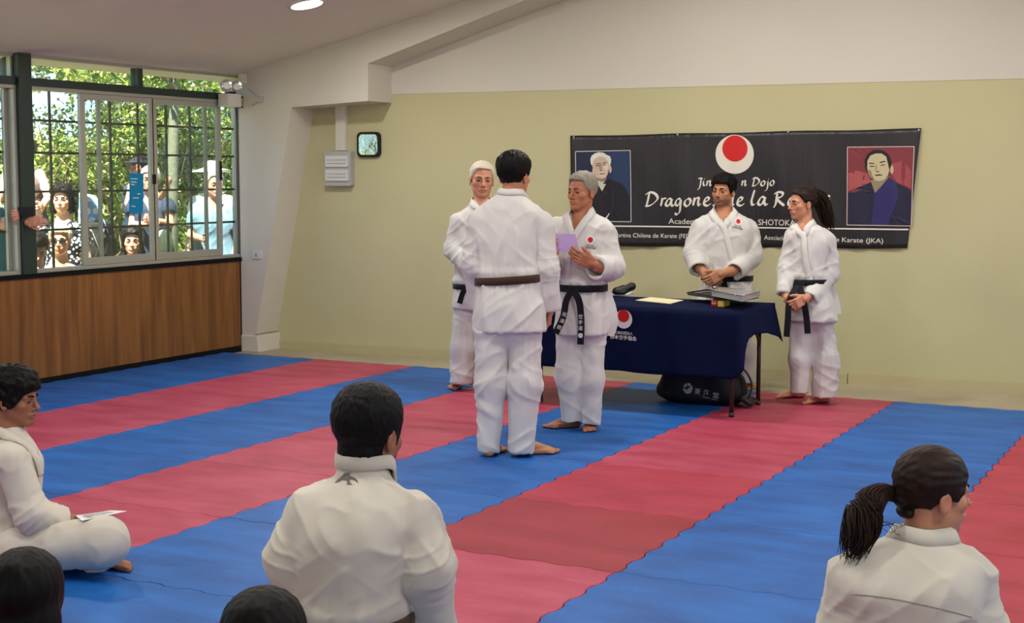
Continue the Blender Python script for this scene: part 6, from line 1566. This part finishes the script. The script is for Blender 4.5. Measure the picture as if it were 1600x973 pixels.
def shirt(name, rgb, rgb2=None, k=.4, sc=5):
    return mat(name, rgb, .85, .15, noise=(sc, k, rgb2 or rgb))
def patterned(name, a, b, sc):
    m = mat(name, a, .8, .2); nt = m.node_tree; bs = nt.nodes['Principled BSDF']; tc = nt.nodes.new('ShaderNodeTexCoord'); v = nt.nodes.new('ShaderNodeTexVoronoi'); v.inputs['Scale'].default_value = sc
    r = nt.nodes.new('ShaderNodeValToRGB'); r.color_ramp.interpolation = 'CONSTANT'; r.color_ramp.elements[0].color = (*lin(a), 1); r.color_ramp.elements[1].position = .42; r.color_ramp.elements[1].color = (*lin(b), 1)
    nt.links.new(tc.outputs['Object'], v.inputs['Vector']); nt.links.new(v.outputs['Distance'], r.inputs[0]); nt.links.new(r.outputs[0], bs.inputs['Base Color']); return m
def onlooker(label, u, v, D, s, yaw, hairfn, hm, sk, sm, seated=False, arms=None, fem=False, sleeve=.5, build=1.0, beard=0, roll=0, pitch=0, pants=None, hands=True, curl=(25, 30, 25)):
    """someone outside: u, v is the eye level; the body goes down to the ground"""
    c0 = at(u, v, D); fg = Fig('person', label, (c0[0], c0[1], -.12), D, yaw); hd = Head(c0, yaw, pitch, roll, s, fem=fem, beard=beard); nb = c0-UP*.17*s-fg.fw*.02; fw, rt = fg.fw, fg.rt
    zf = c0[2]+.12; hipz = c0[2]-.72*s if not seated else .30; hipz = max(hipz, .02)
    q = lambda dz, w, d_: (c0-UP*dz-fw*.02, w*build, d_*build)
    base = np.array([c0[0], c0[1], 0])-fw*.02
    st = [(base+UP*(hipz-.06), .18*build, .13*build), (base+UP*(hipz+.10), .17*build, .125*build), q(.50*s, .155, .115), q(.36*s, .17, .12), q(.27*s, .16, .10), q(.215*s, .115, .08), q(.175*s, .065, .06)]
    st = [x for x in st if x[0][2] >= hipz-.07]; lf = fg.loft(st); m = build*s
    sh = [c0-UP*.28*s-rt*.155*m, c0-UP*.28*s+rt*.155*m]
    A = arms or [[sh[0]-rt*.02, sh[0]-rt*.06*m-UP*.27*s+fw*.02, sh[0]-rt*.03*m-UP*.45*s+fw*.20], [sh[1]+rt*.02, sh[1]+rt*.06*m-UP*.27*s+fw*.02, sh[1]+rt*.03*m-UP*.45*s+fw*.20]]
    sl = [[a[0], a[0]*.5+a[1]*.5, a[0]*(1-sleeve)+a[1]*sleeve+0] for a in A] if sleeve > 0 else []
    for a in sl: a[1] = a[0]*.5+a[2]*.5
    gi_jacket(fg, lf, [sh[0]*.9+sh[1]*.1, sh[1]*.9+sh[0]*.1], sl, None, (c0[2]-.28*s, c0[2]-.18*s, .07), sm, name='shirt', h=.013, sleeve_r=((.058*s, .062*s, .062*s),)*2, amp=.005, hem_z=hipz-.05, seed=u, gather=0)
    sk = sk if isinstance(sk, tuple) else SKIN[sk]
    head_parts(fg, hd, sk, (nb, .052*s), (lambda P: hairfn(hd, P)) if hairfn else None, hm, h=.0062, chest=lambda P: s_ell(P, c0-UP*.25*s-fw*.012, (.10, .075, .10), np.column_stack([rt, fw, UP])), beard=beard)
    for i, a in enumerate(A):
        skin_piece(fg, limb(a, (.044*s, .036*s, .027*s)), sk, a, .009, .01, .06)
        if hands: hand(fg, a[2], unit(np.array(a[2])-np.array(a[1])), rt if i == 0 else -rt, fw, sk, s=.9*s, curl=curl, h=.0065)
    if seated: hips = [base+UP*hipz-rt*.1, base+UP*hipz+rt*.1]; kn = [p+fw*.10-UP*hipz*.7 for p in hips]; an = [np.array([p[0], p[1], -.05])-fw*.30 for p in kn]
    else: hips = [base+UP*hipz-rt*.09, base+UP*hipz+rt*.09]; kn = [p-UP*(hipz+.10)*.5+fw*.03 for p in hips]; an = [np.array([p[0], p[1], -.06]) for p in kn]
    trousers(fg, hips, kn, an, (base+UP*hipz, (.165*build, .12*build, .10)), pants or MT['jeans'], r=((.09, .075, .06),)*2, h=.016, amp=.004)
    for i in (0, 1): skin_piece(fg, foot_prims(np.array(an[i])+UP*.02, fw, 1 if i else -1, 1.0, -.119), sk, [an[i], an[i]+fw*.2, an[i]-UP*.06], .011, .012, .05)
    core(fg, limb([base+UP*(hipz+.05), c0-UP*.45*s, c0-UP*.30*s, nb], (.09, .09, .09, .045)), sk, [base+UP*hipz, nb], .02)
    fg.build_skin(); fg.hd = hd; return fg
MT['jeans'] = cloth('blue_jeans', (70, 84, 108))
def H(line, th, amp=.003, fr=(50, 50, 25), puff=.004, ex=None): return lambda hd, P: hd.hair(P, line, th, amp, fr, puff=puff, extra=ex)
LONG = [(.10, .075), (.075, .066), (.052, .050), (.040, .010), (.030, -.05), (.02, -.10), (-.12, -.14)]
longex = lambda l, w, n=0: (lambda p: np.minimum(s_cap(np.column_stack([np.abs(p[:, 0]), p[:, 1], p[:, 2]]).astype(f32), (w, -.03, -.02), (w+.012, -.02, -l), .026, .030), s_cap(p, (0, -.07, 0), (0, -.07, -l), .05, .05)))
# curly-haired onlooker in a black and white blouse
D_ = DX(97, 312, -1.35)
onlooker('smiling onlooker with long curly dark hair and black-and-white patterned blouse outside', 97, 312, D_+0.00, 1.02, 4, H(LONG, .026, .014, (36, 36, 36), .008, longex(.24, .085)), HAIR['black'], 'pale', patterned('leaf_print', (228, 228, 224), (26, 28, 34), 30), fem=True)
D_ = DX(94, 376, -0.95)
f_ = onlooker('onlooker with pale hair and dark sunglasses in a cream blouse outside the window', 94, 376, D_+0.00, 1.05, 8, H(SHORT, .018, .004), HAIR['blond'], (196, 138, 108), shirt('cream_blouse', (232, 222, 196), (200, 180, 150), .6, 14), seated=True, fem=True)
mb = MB()
for sx in (-1, 1):
    vs_ = [f_.hd.w(sx*(.034+.026*math.cos(a)), .094-.010*abs(math.cos(a)), .0+.019*math.sin(a)) for a in np.linspace(0, 2*math.pi, 14, endpoint=False)]; o_ = len(mb.v); mb.add(vs_, [tuple(range(14))])
mb.tube([f_.hd.w(x, .096-.02*(abs(x)/.06)**2, .010) for x in np.linspace(-.065, .065, 9)], .0035, 6)
for sx in (-1, 1): mb.tube([f_.hd.w(sx*.062, .078, .010), f_.hd.w(sx*.082, -.01, .006)], .003, 6)
mb.build('sunglasses', MT['black'], f_.root)
D_ = DX(57, 388, -0.60)
onlooker('onlooker with short dark hair looking down, floral cream top, behind the low window corner', 57, 388, D_+0.00, 1.0, 28, H(SHORT, .016, .004), HAIR['black'], 'light', patterned('floral_print', (226, 216, 190), (120, 132, 84), 22), seated=True, pitch=-34, fem=True)
D_ = DX(207, 377, -0.6)
onlooker('dark-haired youngster in a grey tank top looking in through the sliding window', 207, 377, D_+0.00, 1.0, 12, H(LONG, .022, .007, (30, 30, 30), .006, longex(.13, .07)), HAIR['black'], 'light', shirt('grey_tank', (92, 100, 112)), seated=True, fem=True, sleeve=0)
fa = at(236, 300, D_+0.70)
D_ = DX(235, 281, -0.95)
g_ = onlooker('white-haired onlooker in a navy printed t-shirt with folded arms outside the window', 235, 281, D_+0.00, 1.03, 8, H(SHORT, .012, .003), HAIR['white'], 'ruddy', shirt('navy_tee', (48, 58, 78)), build=1.12,
    arms=[[at(210, 318, D_+0.00), at(207, 352, D_-0.05), at(240, 350, D_-0.28)], [at(262, 318, D_+0.00), at(266, 350, D_-0.05), at(238, 344, D_-0.24)]])
pz = at(239, 330, D_-0.20); mb = MB()
for k in range(3): mb.obox(at(238, 334+k*8, D_-0.17-.02*k), (RH, -FH, UP), (.055, .003, .012))
text_mesh('shirt_print', 'U', MT['whiteprint'], lambda x, y: at(233, 333, D_-0.18)+RH*x*.12+UP*y*.12, parent=g_.root)
D_ = DX(216, 262, -1.65)
c_ = onlooker('onlooker with a dark cap and dark blue shirt standing at the back outside', 216, 262, D_+0.00, 1.0, -30, H(SHORT, .010), HAIR['black'], 'tan', shirt('dark_blue_shirt', (42, 60, 92)), build=1.05,
    arms=[[at(232, 290, D_+0.00), at(250, 312, D_-0.10), at(262, 292, D_-0.30)], [at(206, 292, D_+0.00), at(200, 318, D_-0.10), at(206, 328, D_-0.30)]])
hd = c_.hd
def capf(P):
    p = hd.loc(P); d = s_ell(p, (0, -.012, .040), (.086, .104, .086)); d = np.maximum(d, .045-p[:, 2]); v_ = s_ell(p, (0, .115, .050), (.060, .062, .010)); return (smin(d, v_, .01)*hd.k).astype(f32)
sdf_obj('cap', capf, [hd.w(-.1, -.12, .03), hd.w(.1, .18, .14)], shirt('dark_cap', (40, 44, 54)), .006, .03, c_.root)
D_ = DX(336, 289, -0.8)
onlooker('grey-haired onlooker in a faded blue t-shirt at the right end of the window', 336, 289, D_+0.00, 1.06, 26, H([(.10, .094), (.08, .084), (.055, .074), (.04, .04), (.02, .01), (.004, .0), (-.012, .018), (-.03, -.02), (-.05, -.06), (-.12, -.075)], .010), HAIR['grey'], 'ruddy', shirt('faded_blue_tee', (112, 142, 160), (126, 156, 172)), build=1.35, sleeve=.72,
    arms=[[at(308, 326, D_+0.00), at(298, 368, D_-0.05), at(318, 374, D_-0.30)], [at(362, 328, D_+0.00), at(372, 372, D_+0.00), at(366, 398, D_-0.10)]])
D_ = DX(331, 272, -1.5)
hw_ = onlooker('onlooker in white shirt and wide white sunhat behind the faded blue t-shirt', 331, 272, D_+0.00, 1.0, -10, H(SHORT, .010), HAIR['brown'], 'pale', shirt('white_shirt', (236, 236, 232)), build=1.05, fem=True)
hd2 = hw_.hd
def hatf(P):
    p = hd2.loc(P); d = s_ell(p, (0, -.01, .060), (.090, .105, .085)); d = np.maximum(d, .05-p[:, 2]); r = np.sqrt(p[:, 0]**2+(p[:, 1]+.01)**2); b = np.maximum(np.abs(p[:, 2]-(.058-.25*np.clip(r-.09, 0, 1)))-.006, r-.225); return (smin(d, b, .015)*hd2.k).astype(f32)
sdf_obj('sunhat', hatf, [hd2.w(-.2, -.2, .0), hd2.w(.2, .2, .17)], shirt('white_hat', (240, 238, 228)), .006, .02, hw_.root)
mb = MB(); p = at(317, 381, D_-1.08); mb.obox(p, (RH, -FH, UP), (.035, .004, .045)); o = mb.build('flyer', mat('cyan_paper', (20, 170, 220), .6)); tag(o, 'small bright cyan card held by the faded blue t-shirt onlooker', 'card')
D_ = DX(38, 238, -1.9)
onlooker('onlooker in a brown sleeveless top mostly hidden by the green window post', 38, 238, D_+0.00, 1.08, -20, H(SHORT, .016), HAIR['brown'], 'pale', shirt('brown_top', (96, 78, 76)), fem=True, sleeve=0, build=1.1,
    arms=[[at(62, 272, D_+0.00), at(76, 308, D_-0.10), at(66, 322, D_-0.40)], [at(12, 272, D_+0.00), at(-6, 318, D_-0.10), at(4, 330, D_-0.40)]])
D_ = DX(-22, 285, -0.62)
onlooker('onlooker in teal t-shirt at the left edge reaching through the grille with a phone', -22, 285, D_+0.00, 1.05, 40, H(SHORT, .014), HAIR['black'], 'ruddy', shirt('teal_tee', (0, 128, 138)), build=1.15, sleeve=.85,
    arms=[[at(-8, 326, D_-0.05), at(-2, 350, D_-0.10), at(22, 339, D_-0.39)], [at(-44, 328, D_-0.05), at(6, 352, D_-0.25), at(44, 347, D_-0.41)]])
mb = MB(); mb.obox(at(38, 331, D_-0.45), (RH, unit(FH+UP*.1), UP), (.075, .005, .036)); tag(mb.build('phone', MT['black'], bevel=.003), 'black phone held sideways in front of the green window post', 'phone')
# folded parasol of blue and white cloth over a dark pushchair
D_ = DX(152, 360, -1.7)
pc_ = thing('pushchair', (*at(152, 360, D_+0.00)[:2], -.12), 'dark pushchair with a blue and white sun canopy outside the window', 'pushchair')
mb = MB(); n = 9; m_ = 8; a0 = at(136, 352, D_+0.00)
V_ = []
for i in range(n):
    t = i/(n-1)
    for j in range(m_):
        w = j/(m_-1)*2-1; p = at(124+44*t, 300+26*t*t*2.0-6*w*w, D_+.28*w); V_.append(p-UP*(.05*w*w+.16*(t-.4)**2))
F_ = [(i*m_+j, i*m_+j+1, (i+1)*m_+j+1, (i+1)*m_+j) for i in range(n-1) for j in range(m_-1)]
o = mkobj('canopy', V_, F_, patterned('blue_white_print', (226, 234, 246), (70, 130, 220), 16), pc_, True); sd = o.modifiers.new('t', 'SOLIDIFY'); sd.thickness = .006
o = mkobj('canopy_side', [at(124, 300, D_-0.10), at(150, 306, D_-0.10), at(163, 330, D_-0.10), at(140, 352, D_-0.10), at(122, 350, D_-0.10)]+[at(124, 300, D_-0.08), at(150, 306, D_-0.08), at(163, 330, D_-0.08), at(140, 352, D_-0.08), at(122, 350, D_-0.08)], [(0, 1, 2, 3, 4), (9, 8, 7, 6, 5), (0, 5, 6, 1), (1, 6, 7, 2), (2, 7, 8, 3), (3, 8, 9, 4), (4, 9, 5, 0)], patterned('white_blue_print', (236, 240, 250), (120, 170, 240), 12), pc_)
sdf_obj('seat', lambda P: smin(s_box(P, at(152, 362, D_+0.00), np.column_stack([RH, FH, UP]), (.12, .16, .10), .04), s_box(P, at(160, 385, D_+0.00), np.column_stack([RH, FH, UP]), (.10, .16, .10), .04), .05), [at(135, 345, D_-0.30), at(172, 400, D_+0.30)], mat('black_seat', (28, 28, 34), .8), .012, .05, pc_)
mb = MB()
for w in (-.2, .2): mb.tube([at(140, 352, D_+0.00+w), at(160, 400, D_+0.00+w), V3(*at(172, 440, D_+0.00+w)[:2], 0.0)], .012, 8); mb.tube([at(165, 352, D_+0.00+w), at(150, 400, D_+0.00+w), V3(*at(136, 440, D_+0.00+w)[:2], 0.0)], .012, 8)
mb.build('frame', MT['metal'], pc_, smooth=True)
for uu in (136, 172):
    for w in (-.2, .2):
        c = V3(*at(uu, 440, D_+w)[:2], -.02); mb = MB(); mb.tube([c-FH*.015, c+FH*.015], .09, 16); mb.build('wheel', MT['black'], pc_)
# bunch of pale cloth and yellow bag beside the t-shirt onlooker
D_ = DX(256, 379, -.5)
sdf_obj_ = sdf_obj('cloth_bag', lambda P: (s_ell(P, at(256, 379, D_+0.00), (.10, .06, .12))+noise3(P*18)*.02).astype(f32), [at(236, 352, D_-0.10), at(276, 400, D_+0.10)], shirt('pale_yellow_cloth', (238, 240, 206), (206, 214, 110), .6, 6), .01, .03, None); tag(sdf_obj_, 'pale white and yellow cloth bag held low in front of the navy t-shirt', 'bag')
# blue information sheet stuck on the glass
po = thing('poster', (XL-.02, -1.0, 1.3), 'blue information sheet taped to the window glass', 'poster'); xg = XL-.03
def gx_(u, v): 
    d = at(u, v, 1.0)-CAM; t = (xg-CAM[0])/d[0]; return CAM+d*t
q = [gx_(202, 334), gx_(223, 333.5), gx_(224, 271), gx_(202, 270)]; slab(q, .002, 'sheet', mat('blue_sheet', (0, 128, 176), .5), po)
for a, b in (((204, 279), (214, 279.6)), ((204, 284), (213, 284.6)), ((204, 288), (210, 288.4)), ((207, 309), (216, 309.3)), ((205, 322), (211, 322.3)), ((214, 303), (219, 303))):
    A, B = gx_(*a)+V3(.004, 0, 0), gx_(*b)+V3(.004, 0, 0); mb = MB(); mb.obox((A+B)/2, (unit(B-A), V3(1, 0, 0), UP), (np.linalg.norm(B-A)/2, .0006, .0035)); mb.build('printed_line', MT['whiteprint'], po)
